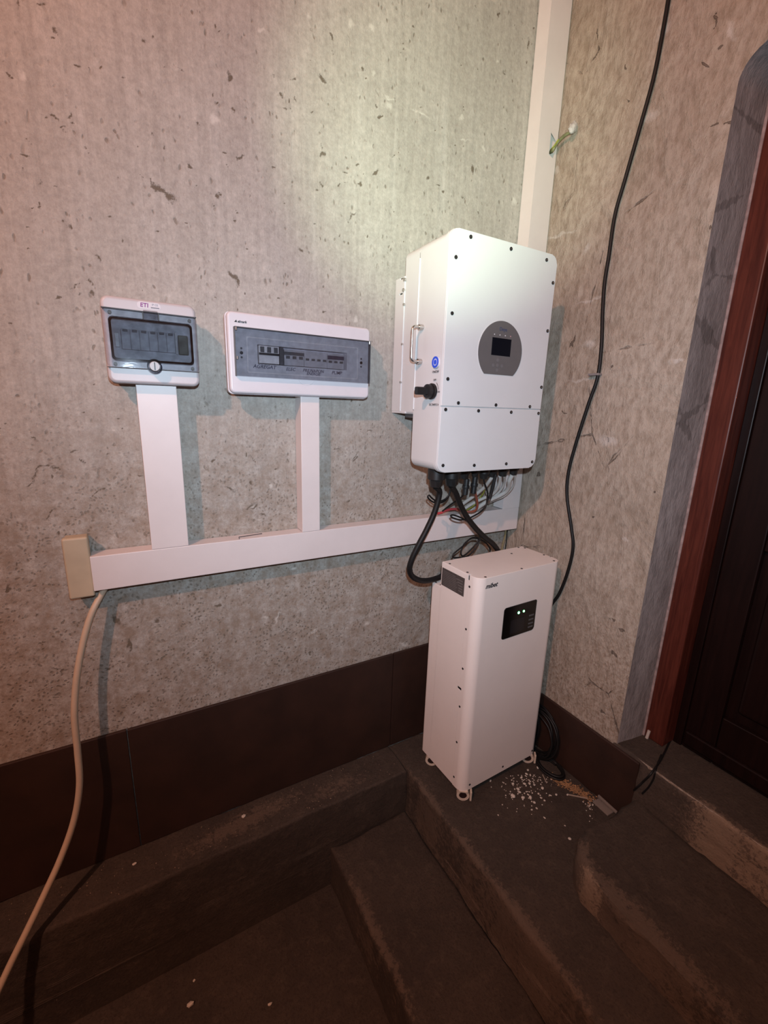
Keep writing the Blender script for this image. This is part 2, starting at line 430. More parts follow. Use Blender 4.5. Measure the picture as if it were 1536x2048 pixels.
def cut(o, x0, x1, y0, y1, z0, z1):
    """take a box (in the frame of o's parent) out of o"""
    wn = [m for m in o.modifiers]; had = bool(wn)
    for m in wn: o.modifiers.remove(m)
    c = obj('cutter', box(x0, x1, y0, y1, z0, z1), None, o.parent); c.matrix_basis = Matrix.Identity(4)
    b = o.modifiers.new('cut', 'BOOLEAN'); b.operation = 'DIFFERENCE'; b.solver = 'EXACT'; b.object = c
    bpy.context.view_layer.update()
    me = bpy.data.meshes.new_from_object(o.evaluated_get(bpy.context.evaluated_depsgraph_get()))
    o.modifiers.remove(b); o.data = me
    bpy.data.objects.remove(c)
    if had:
        w = o.modifiers.new('even_normals', 'WEIGHTED_NORMAL'); w.keep_sharp = True; w.weight = 90
def text(body, size, loc, rot, mat, parent, name='lettering', shear=0.0, align='CENTER', depth=0.0003, bold=0.0, sx=1.0):
    cu = bpy.data.curves.new('t', 'FONT'); cu.body = body; cu.size = size; cu.align_x = align; cu.align_y = 'CENTER'
    cu.shear = shear; cu.extrude = depth; cu.offset = bold; cu.resolution_u = 3
    o = bpy.data.objects.new('t', cu); COL.objects.link(o)
    bpy.context.view_layer.update()
    me = bpy.data.meshes.new_from_object(o.evaluated_get(bpy.context.evaluated_depsgraph_get()))
    bpy.data.objects.remove(o); bpy.data.curves.remove(cu)
    me.materials.clear()
    r = rot if isinstance(rot, Matrix) else __import__('mathutils').Euler(rot).to_matrix().to_4x4()
    me.transform(Matrix.Translation(loc) @ r @ Matrix.Diagonal((sx, 1, 1, 1)))
    me.name = name
    return link(name, me, mat, parent)
FRONT = (PI / 2, 0, 0)                     # lettering that reads from -y
SIDE = (PI / 2, 0, -PI / 2)                # lettering that reads from -x

# ------------------------------------------------------------------ surfaces with drawn marks
def smooth_noise(U, V, cell, amp, seed):
    """cheap value noise on a grid"""
    r = np.random.default_rng(seed); G = r.random((96, 96))
    a = U / cell; b = V / cell
    i = np.floor(a).astype(int); j = np.floor(b).astype(int); f = a - i; g = b - j
    f = f * f * (3 - 2 * f); g = g * g * (3 - 2 * g)
    q = lambda x, y: G[x % 96, y % 96]
    return amp * ((q(i, j) * (1 - f) + q(i + 1, j) * f) * (1 - g) + (q(i, j + 1) * (1 - f) + q(i + 1, j + 1) * f) * g - 0.5)

def seg_field(X, Y, marks):
    """marks: (x, y, length, width, angle): soft ellipses, 1 in the middle to 0 at the rim"""
    F = np.zeros_like(X)
    X, Y = (X + smooth_noise(X, Y, .011, .011, 31) + smooth_noise(X, Y, .03, .014, 32), Y + smooth_noise(X, Y, .011, .011, 33) + smooth_noise(X, Y, .03, .014, 34))
    for (mx, my, L, w, a) in marks:
        ca, sa = math.cos(a), math.sin(a)
        u = ((X - mx) * ca + (Y - my) * sa) / (L / 2); v = (-(X - mx) * sa + (Y - my) * ca) / (w / 2)
        F = np.maximum(F, np.clip(1.25 - np.sqrt(u * u + v * v) * 0.85, 0, 1))
    return F
def grid_mesh(name, us, vs, P, mats, keep=None, attrs=None):
    """a sheet over the parameter grid us x vs; P(U, V) gives the three coordinates"""
    U, V = np.meshgrid(us, vs, indexing='ij')
    X, Y, Z = P(U, V)
    co = np.stack([X, Y, Z], -1).reshape(-1, 3)
    nu, nv = len(us), len(vs)
    i = np.arange(nu * nv).reshape(nu, nv)
    q = np.stack([i[:-1, :-1], i[1:, :-1], i[1:, 1:], i[:-1, 1:]], -1)
    if keep is not None:
        um = (us[:-1] + us[1:]) / 2; vm = (vs[:-1] + vs[1:]) / 2
        q = q[keep(*np.meshgrid(um, vm, indexing='ij'))]
    q = q.reshape(-1, 4)
    me = bpy.data.meshes.new(name)
    me.vertices.add(len(co)); me.vertices.foreach_set('co', co.ravel().astype(np.float32))
    me.loops.add(q.size); me.loops.foreach_set('vertex_index', q.ravel().astype(np.int32))
    me.polygons.add(len(q)); me.polygons.foreach_set('loop_start', np.arange(0, q.size, 4, dtype=np.int32))
    for k, F in (attrs or {}).items():
        a = me.attributes.new(k, 'FLOAT', 'POINT'); a.data.foreach_set('value', np.ascontiguousarray(F, np.float32).ravel())
    me.update(calc_edges=True); me.validate()
    me.polygons.foreach_set('use_smooth', np.ones(len(me.polygons), bool))
    return link(name, me, mats)
ROOM_X, ROOM_Y, ROOM_Z = -3.6, -3.4, 3.55

# --- the rear wall that carries the equipment (plane y = 0)
A_MARKS, A_PALE = [], []          # x, z, length, width, angle on the wall
def amark(px, py, lpx, wpx, deg, lst=A_MARKS):
    """a mark of the wall at a pixel of the photograph; angle in the picture, clockwise from the x axis"""
    p = at(px, py, 'y', 0); a = math.radians(deg)
    q = at(px + math.cos(a) * lpx / 2, py + math.sin(a) * lpx / 2, 'y', 0)
    m = at(px - math.sin(a) * wpx / 2, py + math.cos(a) * wpx / 2, 'y', 0)
    lst.append((p.x, p.z, max(1.6 * (q - p).length, .009), max(1.3 * (m - p).length, .0055), math.atan2(q.z - p.z, q.x - p.x)))
UP = 1.3964
for (x, y, L, w, d) in [(25,210,20,12,20),(285,188,20,7,-60),(640,212,56,16,75),(612,288,16,11,-50),(655,300,26,12,60),(780,270,24,9,50),
    (900,215,36,18,60),(820,218,14,12,0),(770,212,18,10,60),(810,290,44,8,70),(555,340,24,7,55),(500,185,20,10,30),(236,410,18,8,-50),(250,425,18,7,60),
    (453,402,26,12,-40),(82,390,18,10,30),(200,335,10,8,0),(180,350,14,7,-30),(670,437,24,8,-30),(905,432,34,14,-45),(905,410,26,8,70),
    (970,480,26,10,30),(1048,485,40,8,-65),(900,515,26,10,60),(945,512,12,9,0),(1008,515,14,10,0),(1200,498,18,14,0),(1190,545,34,6,90),
    (440,525,34,12,40),(470,548,50,22,48),(420,497,34,6,80),(395,490,30,6,50),(540,470,14,7,0),(553,515,22,9,70),(615,545,26,16,20),(665,590,20,8,45),(990,600,30,6,-45),
    (175,620,14,16,0),(275,718,26,12,-20),(85,695,14,10,0),(440,650,18,7,-40),(700,682,14,9,-45),(655,780,42,16,65),(840,690,30,12,40),
    (80,640,14,7,60),(1065,322,26,16,-30),(1238,355,20,10,80),(925,100,26,12,60),(600,70,26,6,60),(155,75,36,7,60),(425,95,18,10,0),
    (1100,437,20,8,0),(345,212,14,6,40),(250,180,16,6,80),(590,255,10,6,0),(1180,300,10,7,0),(870,310,16,6,-30),(760,465,14,10,0),(630,460,12,8,20),
    (150,520,12,9,0),(385,405,12,8,0),(300,600,14,5,-30),(520,620,12,5,30),(1300,560,40,4,70),(1320,470,50,4,80),(1480,120,40,10,95),(130,325,10,8,0),(60,470,16,6,30),
    (210,800,60,5,-15),(250,795,40,5,25),(170,830,50,5,10),(260,820,30,6,60)]:
    amark(x / UP, y / UP, L / UP, w / UP, d)
for (x, y, L, w, d) in [(150,268,90,10,-14),(125,290,50,16,-60),(185,275,40,7,20),(100,315,60,8,-40),(185,958,44,8,10),(175,970,26,8,60),(205,965,24,8,-50),
    (290,1035,22,8,-30),(265,215,34,9,-35),(480,290,20,12,0),(862,235,50,10,60),(840,220,24,8,-60),(720,252,30,7,-40),(785,340,60,8,45),(860,400,80,18,-20),(900,420,40,10,20),
    (1215,230,40,8,-55),(1215,240,30,6,-30),(1190,380,24,12,-30),(665,720,24,12,30),(440,870,14,90,2),(400,780,60,30,50),(535,790,24,34,10),(745,740,40,14,10),
    (30,115,40,12,10),(25,680,30,12,0),(60,600,20,12,40),(330,350,60,6,-30),(430,320,20,12,0),(360,225,24,16,0),(165,425,40,6,-60),(980,700,8,8,0),(1010,640,10,8,0),
    (1060,690,14,10,30),(880,905,12,9,40),(1000,960,26,8,-10),(1060,905,30,8,20)]:
    amark(x / 1.7067, 780 + y / 1.7067, L / 1.7067, w / 1.7067, d)
for (x, y, L, w, d) in [(1040,75,30,22,60),(980,65,44,30,80),(860,40,26,40,0),(730,80,30,26,0),(1045,200,18,18,0),(1085,290,30,40,20),(1390,160,14,18,0),(1290,325,20,24,0),
    (1300,390,60,10,12),(1180,318,110,9,24),(1090,268,70,7,15),(1350,420,16,60,-20),(600,330,24,40,0),(60,210,30,60,0),(1440,560,20,60,0)]:
    amark(x / UP, y / UP, L / UP, w / UP, d, A_PALE)
for (x, y, L, w, d) in [(1070,830,60,22,-35),(1380,870,60,26,20),(1255,795,36,40,0),(1000,615,30,16,-10),(905,780,40,20,20),(860,400,60,10,-30),(880,440,50,12,10),(390,130,16,14,0),(945,780,16,60,0),(920,330,14,30,0)]:
    amark(x / 1.7067, 780 + y / 1.7067, L / 1.7067, w / 1.7067, d, A_PALE)
amark(713, 640, 14, 22, 0, A_PALE)
for x, y, L, w, d in ((322, 380, 46, 22, 38), (338, 395, 44, 24, 50), (310, 372, 26, 12, 30)): amark(x, y, L, w, d)
for _ in range(420):                       # the smaller nicks between them
    A_MARKS.append((random.uniform(-2.1, -0.02), random.uniform(0.5, 2.9), random.uniform(.006, .016), random.uniform(.0045, .0065), random.uniform(-PI, PI)))

ua = np.concatenate([np.linspace(ROOM_X, -2.12, 12), np.arange(-2.105, 0.001, 0.0038), [0.0]])
va = np.concatenate([np.linspace(-0.42, 0.44, 8), np.arange(0.4455, 2.96, 0.0038), [ROOM_Z]])
UA, VA = np.meshgrid(ua, va, indexing='ij')
def wallA(U, V):
    d = smooth_noise(U, V, .35, .0035, 1) + smooth_noise(U + 3, V * .5, .06, .0012, 2)
    return U, 0.002 - np.abs(d) * 0 + d * 0.6 + 0.0012, V
wa = grid_mesh('wall_back', ua, va, wallA, M_WALLA, attrs={'mark': seg_field(UA, VA, A_MARKS), 'pale': seg_field(UA, VA, A_PALE)})
struct(wa)

# --- the wall with the doorway (plane x = 0); its opening starts at y = -0.65
OPY, OPZ, SILL, RAD = -0.65, 2.40, 0.27, 0.07
DOORY1 = -1.62
B_MARKS, B_PALE = [], []
def bmark(px, py, lpx, wpx, deg, lst=B_MARKS):
    p = at(px, py, 'x', 0); a = math.radians(deg)
    q = at(px + math.cos(a) * lpx / 2, py + math.sin(a) * lpx / 2, 'x', 0)
    m = at(px - math.sin(a) * wpx / 2, py + math.cos(a) * wpx / 2, 'x', 0)
    lst.append((p.y, p.z, max(1.6 * (q - p).length, .009), max(1.3 * (m - p).length, .0055), math.atan2(q.z - p.z, q.y - p.y)))
for (x, y, L, w, d) in [(1145,680,46,5,-72),(1220,735,16,6,-60),(1250,130,12,6,40),(1255,200,14,8,20),(1418,455,12,8,-60),(1330,975,14,5,-40),(1214,877,14,5,80),
    (1240,1260,16,6,30),(1228,1310,22,8,50),(1225,1240,14,5,0),(1185,1035,8,6,0),(1127,825,18,4,10),(1195,65,40,4,95),(1190,105,60,4,110),(1430,40,60,4,105),(1440,95,40,4,120),
    (1410,130,26,5,60),(1465,245,60,3,0),(1425,250,30,3,-20),(1077,950,10,12,0),(1205,1425,12,5,20),(1310,985,10,8,0)]:
    bmark(x, y, L, w, d)
for (x, y, L, w, d) in [(1185,600,120,10,-14),(1120,470,120,10,-20),(1170,500,40,20,-40),(1165,760,110,9,-4),(1300,230,80,26,-30),(1460,60,60,30,60),(1325,60,30,60,10),(1350,720,50,10,-20),
    (1215,880,60,40,10),(1250,1080,20,12,0),(1110,340,30,12,0),(1180,690,40,30,0)]:
    bmark(x, y, L, w, d, B_PALE)
ub = np.unique(np.round(np.concatenate([np.linspace(ROOM_Y, -0.78, 80), np.arange(-0.78, 0.0001, 0.0042), [OPY, DOORY1, 0.0]]), 5))
vb = np.unique(np.round(np.concatenate([np.linspace(-0.42, 0.25, 6), [SILL], np.arange(0.2755, 2.9, 0.0042), [OPZ, ROOM_Z]]), 5))
UB, VB = np.meshgrid(ub, vb, indexing='ij')
def wallB(U, V):
    d = smooth_noise(U, V, .22, .010, 5) + smooth_noise(U * 1.4 + V * .5, V * .6, .05, .0035, 6) + smooth_noise(U, V, .02, .0016, 7)
    fade = np.clip((V - 0.27) / .1, 0, 1) * np.clip(-U / .12, 0.25, 1) * np.clip(np.maximum(U - OPY, V - OPZ) / .05, 0, 1)
    r = np.hypot(U - (OPY - RAD), V - (OPZ - RAD)); near = (U > OPY - RAD) & (V > OPZ - RAD) & (np.abs(r - RAD) < .006)
    f = np.where(near, RAD / np.maximum(r, 1e-6), 1.0)
    U2 = np.where(near, OPY - RAD + (U - OPY + RAD) * f, U); V2 = np.where(near, OPZ - RAD + (V - OPZ + RAD) * f, V)
    return 0.003 + np.maximum(d * fade, -.004), U2, V2
def keepB(U, V):
    ins = (U < OPY) & (U > DOORY1) & (V > SILL) & (V < OPZ)
    corner = (U > OPY - RAD) & (V > OPZ - RAD) & (np.hypot(U - (OPY - RAD), V - (OPZ - RAD)) > RAD)
    return ~(ins & ~corner)
wb = grid_mesh('wall_right', ub, vb, wallB, M_WALLB, keepB, {'mark': seg_field(UB, VB, B_MARKS), 'pale': seg_field(UB, VB, B_PALE)})
struct(wb)
# grey plastered reveal of the doorway
def reveal_outline(off):
    o = [(OPY - off, SILL - .01), (OPY - off, 0.6), (OPY - off, 1.0), (OPY - off, 1.5), (OPY - off, 2.0), (OPY - off, OPZ - RAD)]
    for i in range(1, 7):
        t = i / 6 * PI / 2
        o.append((OPY - RAD + (RAD - off) * math.cos(t), OPZ - RAD + (RAD - off) * math.sin(t)))
    o += [(-1.0, OPZ - off), (-1.3, OPZ - off), (DOORY1 + off, OPZ - off), (DOORY1 + off, SILL - .01)]
    return o
bm = bmesh.new()
lo = [(0.0015, .0004), (0.03, .004), (0.08, .012), (0.145, .020), (0.26, .020)]
rows = [[bm.verts.new((x, p[0] + random.uniform(-.0004, .0004), p[1])) for p in reveal_outline(off)] for x, off in lo]
for A, B in zip(rows, rows[1:]):
    for i in range(len(A) - 1): bm.faces.new((A[i], A[i + 1], B[i + 1], B[i]))
obj('reveal', bm, M_REVEAL, wb, 50)

# --- other sides of the room
struct(obj('wall_left', box(ROOM_X - .1, ROOM_X, ROOM_Y, 0, -0.42, ROOM_Z), M_CEIL))
struct(obj('wall_front', box(ROOM_X, 0.3, ROOM_Y - .1, ROOM_Y, -0.42, ROOM_Z), M_CEIL))
struct(obj('ceiling', box(ROOM_X - .1, 0.3, ROOM_Y - .1, 0.1, ROOM_Z, ROOM_Z + .1), M_CEIL))

# --- concrete steps: each a worn block with its own edge
def worn_block(name, outline, z0, z1, mat, edge=0.012, amp=0.006, parent=None, wear=(), pale=(), res=0.02, seed=0):
    """outline: plan polygon. The rim of the top is rounded and chipped, the top slightly uneven; attributes wear and pale take marks in plan"""
    bm = prism(outline, 'z', z0, z1, edge, 3)
    bmesh.ops.triangulate(bm, faces=[f for f in bm.faces if len(f.verts) > 4])
    for _ in range(7):
        es = [e for e in bm.edges if e.calc_length() > res * 2.2 and any(v.co.z > z1 - 0.26 for v in e.verts)]
        if not es: break
        bmesh.ops.subdivide_edges(bm, edges=es, cuts=1, use_grid_fill=True)
        bmesh.ops.triangulate(bm, faces=[f for f in bm.faces if len(f.verts) > 4])
    o = Vector((seed * 3.7, seed * 1.3, seed))
    for v in bm.verts:
        n = noise.noise_vector(v.co * 9 + o) * amp + noise.noise_vector(v.co * 38 + o) * amp * .5
        if v.co.z > z1 - 0.0005: n *= .35
        if v.co.z < z0 + 0.002: n *= 0
        v.co += n
    ob = obj(name, bm, mat, parent, 40)
    me = ob.data
    co = np.empty(len(me.vertices) * 3); me.vertices.foreach_get('co', co); co = co.reshape(-1, 3)
    for k, m in (('wear', wear), ('pale', pale)):
        a = me.attributes.new(k, 'FLOAT', 'POINT')
        F = seg_field(co[:, 0], co[:, 1], m) if len(m) else np.zeros(len(co))
        a.data.foreach_set('value', F.astype(np.float32))
    return ob
fl = box(ROOM_X, 0.0, ROOM_Y, 0, -0.6, -0.39)
lower = struct(worn_block('floor', [(ROOM_X, ROOM_Y), (-0.93, ROOM_Y), (-0.93, 0.0), (ROOM_X, 0.0)], -0.6, -0.39, M_STEP, .004, .003, res=.07, seed=1,
                    wear=[(-1.12, -.35, .10, .05, .4), (-1.3, -.3, .08, .03, 0)])); fl.free()
struct(worn_block('floor_slab', [(-0.605, ROOM_Y), (0.0, ROOM_Y), (0.0, 0.0), (-0.605, 0.0)], -0.42, 0.0, M_STEP, .014, .007, seed=2,
                  wear=[(-.60, -.8, .5, .05, PI / 2), (-.60, -.3, .3, .03, PI / 2), (-.6, -.55, .25, .03, PI / 2)]))
struct(worn_block('kerb', [(ROOM_X, -0.162), (-0.607, -0.162), (-0.607, 0.0), (ROOM_X, 0.0)], -0.42, 0.0, M_STEP, .010, .005, seed=3,
                  wear=[(-1.25, -.08, .5, .08, .1), (-.9, -.1, .3, .06, 0)]))
struct(worn_block('floor_slab', [(-0.945, ROOM_Y), (-0.607, ROOM_Y), (-0.607, -0.164), (-0.945, -0.164)], -0.42, -0.20, M_STEP, .016, .007, seed=4,
                  wear=[(-.93, -.5, .5, .03, PI / 2)]))
arc = [(-0.40 + .12 - .12 * math.cos(t), -0.745 - .12 + .12 * math.sin(t)) for t in np.linspace(0, PI / 2, 8)]
struct(worn_block('floor_slab', [(0.0, -0.745), (0.0, ROOM_Y), (-0.42, ROOM_Y), (-0.405, -1.2)] + arc, -0.02, 0.115, M_STEP, .028, .013, seed=5, res=.016,
                  wear=[(-.385, -1.0, .55, .09, PI / 2), (-.36, -.80, .16, .06, .8)], pale=[(-.40, -.86, .10, .035, 1.2)]))
# threshold under the door: its face carries a broken, pale edge
sill = structure_root('trim_1')
worn_block('threshold', [(-0.004, -1.66), (0.30, -1.66), (0.30, -0.64), (-0.004, -0.64)], 0.0, SILL, M_STEP, .014, .007, sill, seed=6,
           wear=[(0, -1.03, .30, .05, PI / 2)], pale=[(-.004, -1.0, .15, .022, PI / 2), (0.0, -1.12, .16, .022, PI / 2)])

# --- brown oil-painted boards along the foot of the walls
bb = structure_root('baseboard_left')
for x0, x1 in ((ROOM_X, -2.32), (-2.318, -1.578), (-1.576, -0.602), (-0.600, 0.0)):
    obj('board', box(x0, x1, -0.010, 0.0005, 0.001, 0.4595 + random.uniform(-.001, .001), 0.0025, 2), M_BROWN, bb)
bb = structure_root('baseboard_right')
for y0, y1 in ((-0.744, -0.30), (-0.298, -0.012)):
    obj('board', box(-0.010, 0.0005, y0, y1, 0.001, 0.262, 0.004, 2), M_BROWN, bb)

# --- the door in its frame
door = structure_root('door_1', (0, 0, SILL))
H = OPZ - SILL
fr = obj('door_frame', box(0.135, 0.225, -0.742, -0.672, 0.002, H, .004), M_DOORFRAME, door)
obj('frame_edge', box(0.131, 0.145, -0.676, -0.668, 0.002, H, .002), plain('pale_caulk', (0.33, 0.25, 0.235), .9, var=.4, scale=40), fr)
obj('door_frame', box(0.135, 0.225, -1.60, -1.532, 0.002, H, .004), M_DOORFRAME, door)
obj('door_stop', box(0.205, 0.236, -0.770, -0.742, 0.002, H, .003), M_DOOR, door)
leaf = obj('door_leaf', box(0.224, 0.236, -1.53, -0.772, 0.012, H), M_DOOR, door)
for y0, y1 in ((-0.872, -0.774), (-1.196, -1.106), (-1.53, -1.43)):
    obj('stile', box(0.200, 0.2255, y0, y1, 0.012, H, .004), M_DOOR, leaf)
for z0, z1 in ((0.014, 0.20), (0.80, 0.95), (H - .16, H - .004)):
    for y0, y1 in ((-1.104, -0.874), (-1.428, -1.198)):
        obj('rail', box(0.2005, 0.2255, y0, y1, z0, z1, .004), M_DOOR, leaf)
for z0, z1 in ((0.235, 0.765), (0.985, H - .195)):
    for y0, y1 in ((-1.075, -0.903), (-1.40, -1.226)):
        obj('panel', plate(y0, y1, z0, z1, .013, 'x', 0.2255, 0.208, .012, 3, 3), M_DOOR, leaf)
obj('weatherboard', box(0.186, 0.2005, -1.52, -0.78, 0.03, 0.085, .006), M_DOOR, leaf)
tag(obj('nail', cyl((0.128, -0.688, SILL + .003), (0.131, -0.69, SILL + .036), .0055, 8), plain('pale_nail', (0.5, 0.45, 0.4), .5)),
    'small pale nail end at the foot of the red-brown door frame', 'nail')

# ------------------------------------------------------------------ cable trunking
def trunk(name, label, x0, x1, z0, z1, d, vertical, group):
    """base tray against the wall plus a snapped-on lid"""
    t = thing(name, label, 'cable duct', ((x0 + x1) / 2, 0, z0), group=group)
    cx = (x0 + x1) / 2
    a, b, h = x0 - cx, x1 - cx, z1 - z0
    i = .0014
    if vertical:
        obj('tray', box(a + i, b - i, -d + .008, -.001, 0.001, h - .001, .001), M_PVC, t)
        obj('lid', box(a, b, -d, -d + .012, 0, h, .0016), M_PVC, t)
    else:
        obj('tray', box(a + .001, b - .001, -d + .008, -.001, i, h - i, .001), M_PVC, t)
        obj('lid', box(a, b, -d, -d + .012, 0, h, .0016), M_PVC, t)
    return t
G = 'white cable ducts'
hz0, hz1 = 0.955, 1.054
duct_h = trunk('cable_duct', 'long white horizontal cable duct running along the concrete wall to the corner', -1.608, -0.006, hz0, hz1, .06, False, G)
# bent slit cut into the duct's upper face
k = obj('cut_slit', tube([(-1.215 + .807, -.052, hz1 - hz0 + .0002), (-1.212 + .807, -.030, hz1 - hz0 + .0002), (-1.136 + .807, -.020, hz1 - hz0 + .0002)], .0011, 6, raw=True), M_INK, duct_h)
trunk('cable_duct', 'wide white vertical cable duct under the grey box with clear cover', -1.459, -1.362, hz1 + .0005, 1.520, .06, True, G)
trunk('cable_duct', 'narrow white vertical cable duct under the long white breaker box', -1.011, -0.949, hz1 + .0005, 1.505, .06, True, G)
cd_ = trunk('cable_duct', 'tall white cable duct rising in the room corner behind the inverter', -0.105, -0.006, hz1 + .0005, ROOM_Z - .005, .06, True, G)
# rough hole in the tall duct's front with a wire end leaving it
p = at(1107, 290, 'y', -.0603)
cx = (-0.105 - 0.006) / 2
hole = [(p.x - cx - .018, p.z - hz1 - .035), (p.x - cx + .006, p.z - hz1 - .043), (p.x - cx + .016, p.z - hz1 + .012), (p.x - cx - .018, p.z - hz1 + .036)]
for c in list(cd_.children): bpy.data.objects.remove(c)
ha, hb, hh = -0.0495, 0.0495, ROOM_Z - .005 - (hz1 + .0005)
obj('tray', prism([(ha + .0014, -.0575), (ha + .0034, -.0575), (ha + .0034, -.003), (hb - .0034, -.003), (hb - .0034, -.0575), (hb - .0014, -.0575), (hb - .0014, -.001), (ha + .0014, -.001)], 'z', .001, hh - .001), M_PVC, cd_)
obj('lid', ring([(ha, 0), (hb, 0), (hb, hh), (ha, hh)], hole, 'y', -.0578, -.0600), M_PVC, cd_)
w = [at(1101, 304, 'y', -.045), at(1106, 300, 'y', -.066), at(1116, 284, 'y', -.078), at(1132, 269, 'x', -.022), at(1149, 262, 'x', -.016)]
t = thing('wire_stub', 'short green-yellow wire stub poking out of the tall duct, end smeared white', 'wire', w[0])
wl = [q - w[0] for q in w]
obj('sheath', tube(wl, .0058, 8), plain('olive_wire', (0.20, 0.21, 0.10), .5, var=.4, scale=90), t, 60)
obj('core', tube([wl[0] + Vector((-.004, -.004, .004)), wl[1] + Vector((-.005, -.005, .006)), wl[2] + Vector((-.004, -.005, .004))], .003, 6), M_YG, t, 60)
e = wl[-1]
bm = bmesh.new(); bmesh.ops.create_icosphere(bm, subdivisions=3, radius=1)
for v in bm.verts:
    c = v.co; q = 1 + .35 * noise.noise(c * 2.3)
    v.co = e + Vector((-.006 + c.x * .017 * q + c.z * .006, .002 + c.y * .011, .009 + c.z * .020 * q))
obj('plaster_lump', bm, plain('smeared_plaster', (0.55, 0.54, 0.52), .85, var=.3, scale=80), t, 60)

# old beige box where the duct ends
t = thing('junction_box', 'aged beige plastic junction box at the open end of the duct', 'junction box', (-1.637, 0, .938))
obj('base', box(-.026, .027, -.030, -.001, 0.001, .168, .004, 3), M_BEIGE, t, 40)
obj('cover', box(-.029, .030, -.052, -.028, -.001, .171, .006, 3), M_BEIGE, t, 40)

# ------------------------------------------------------------------ small distribution box with smoked clear cover
t = thing('distribution_box', 'grey fuse box with glossy clear smoked cover and round silver lock', 'fuse box', (-1.411, 0, 1.510))
X0, X1, Z0, Z1 = -.106, .106, 0.0, .203
obj('back_box', box(-.098, .098, -.062, -.001, .006, .197, .008, 3), M_BOXGREY, t, 40)
fs = plate(X0, X1, Z0, Z1, .018, 'y', -.050, -.092, .008)
obj('front_shell', fs, M_BOXGREY, t, 40)
obj('rim', ring(rrect(X0 - .001, X1 + .001, Z0 - .001, Z1 + .001, .017), rrect(X0 + .004, X1 - .004, Z0 + .004, Z1 - .004, .013), 'y', -.050, -.060), M_BOXGREY, t, 40)
obj('recess', prism(rrect(-.088, .087, .060, .150, .006), 'y', -.0915, -.0928), M_INNER, t, 30)
mods = obj('breaker_row', box(-.070, .052, -.0975, -.0925, .082, .127, .001), M_BREAKER, t)
for i in range(6):
    x = -.069 + i * .0201
    br = obj('breaker', box(x, x + .0192, -.1010, -.0970, .081, .1285, .0008), M_BREAKER, mods)
for i in range(6):
    x = -.069 + i * .0201
    obj('toggle', box(x + .004, x + .015, -.1045, -.1008, .1225, .1275, .0007), M_DKGREY, mods)
obj('pale_breaker', box(-.083, -.074, -.103, -.0926, .085, .118, .001), M_BREAKERL, t)
obj('busbar', box(.058, .082, -.0985, -.0926, .078, .126, .002), plain('olive_terminal', (0.13, 0.125, 0.09), .5), t)
obj('busbar', box(.0515, .055, -.101, -.0926, .078, .132, .001), M_BREAKERL, t)
# the clear cover: flat band over the full width, raised window, hinge notch, lock seat
cov = obj('cover_band', prism(rrect(X0 + .001, X1 - .001, .038, .172, .008), 'y', -.1060, -.1072, .0006, 1), M_SMOKE, t, 40)
obj('window_rim', ring(rrect(-.093, .092, .053, .154, .010), rrect(-.0875, .0865, .0585, .1485, .007), 'y', -.1072, -.113), clear('smoked_rim', (0.58, 0.59, 0.62), .05), t, 40)
obj('window_pane', prism(rrect(-.092, .091, .054, .153, .009), 'y', -.1132, -.1146, .0008, 1), M_SMOKE, t, 40)
obj('edge_strip', box(X0 + .001, X1 - .001, -.108, -.092, .1715, .1735, .0006), M_DKGREY, t)
obj('edge_strip', box(X0 + .001, X1 - .001, -.108, -.092, .0365, .0378, .0005), M_DKGREY, t)
for x in (-.0188, .0156):
    obj('hinge_edge', box(x, x + .0022, -.1085, -.106, .154, .1735, .0005), M_BLACK, t)
obj('hinge_tab', box(-.0162, .0152, -.1082, -.1062, .156, .176, .001), clear('hinge_clear', (.86, .86, .88), .08), t)
for x, z in ((-.087, .045), (.088, .045), (-.088, .163), (.088, .163)):
    obj('screw', cyl((x, -.1075, z), (x, -.1052, z), .0042, 12), M_BLACK, t)
seat = obj('lock_seat', ring([(-.002 + .0175 * math.cos(a), .044 + .0175 * math.sin(a)) for a in np.linspace(0, 2 * PI, 33)[:-1]],
                             [(-.002 + .0135 * math.cos(a), .044 + .0135 * math.sin(a)) for a in np.linspace(0, 2 * PI, 33)[:-1]], 'y', -.1066, -.1175), clear('lock_clear', (.5, .5, .55), .05), t, 40)
lock = obj('lock', cyl((-.002, -.104, .044), (-.002, -.1195, .044), .0118, 24, .0015), plain('silver_plastic', (.40, .40, .41), .42), t, 40)
obj('slot', box(-.0033, -.0007, -.1202, -.119, .0345, .0535), M_BLACK, lock)
stk = obj('sticker', prism(rrect(-.028, .024, .1815, .1975, .0075), 'y', -.0915, -.0924), M_STICKER, t)
text('ETI', .0135, (-.0125, -.0926, .1895), FRONT, M_MAGENTA, stk, shear=.1, bold=.0003)
text('IP CE', .0062, (.0115, -.0926, .1925), FRONT, M_GREYINK, stk)
obj('code_bar', box(.002, .021, -.0928, -.0924, .1845, .1870), M_GREYINK, stk)

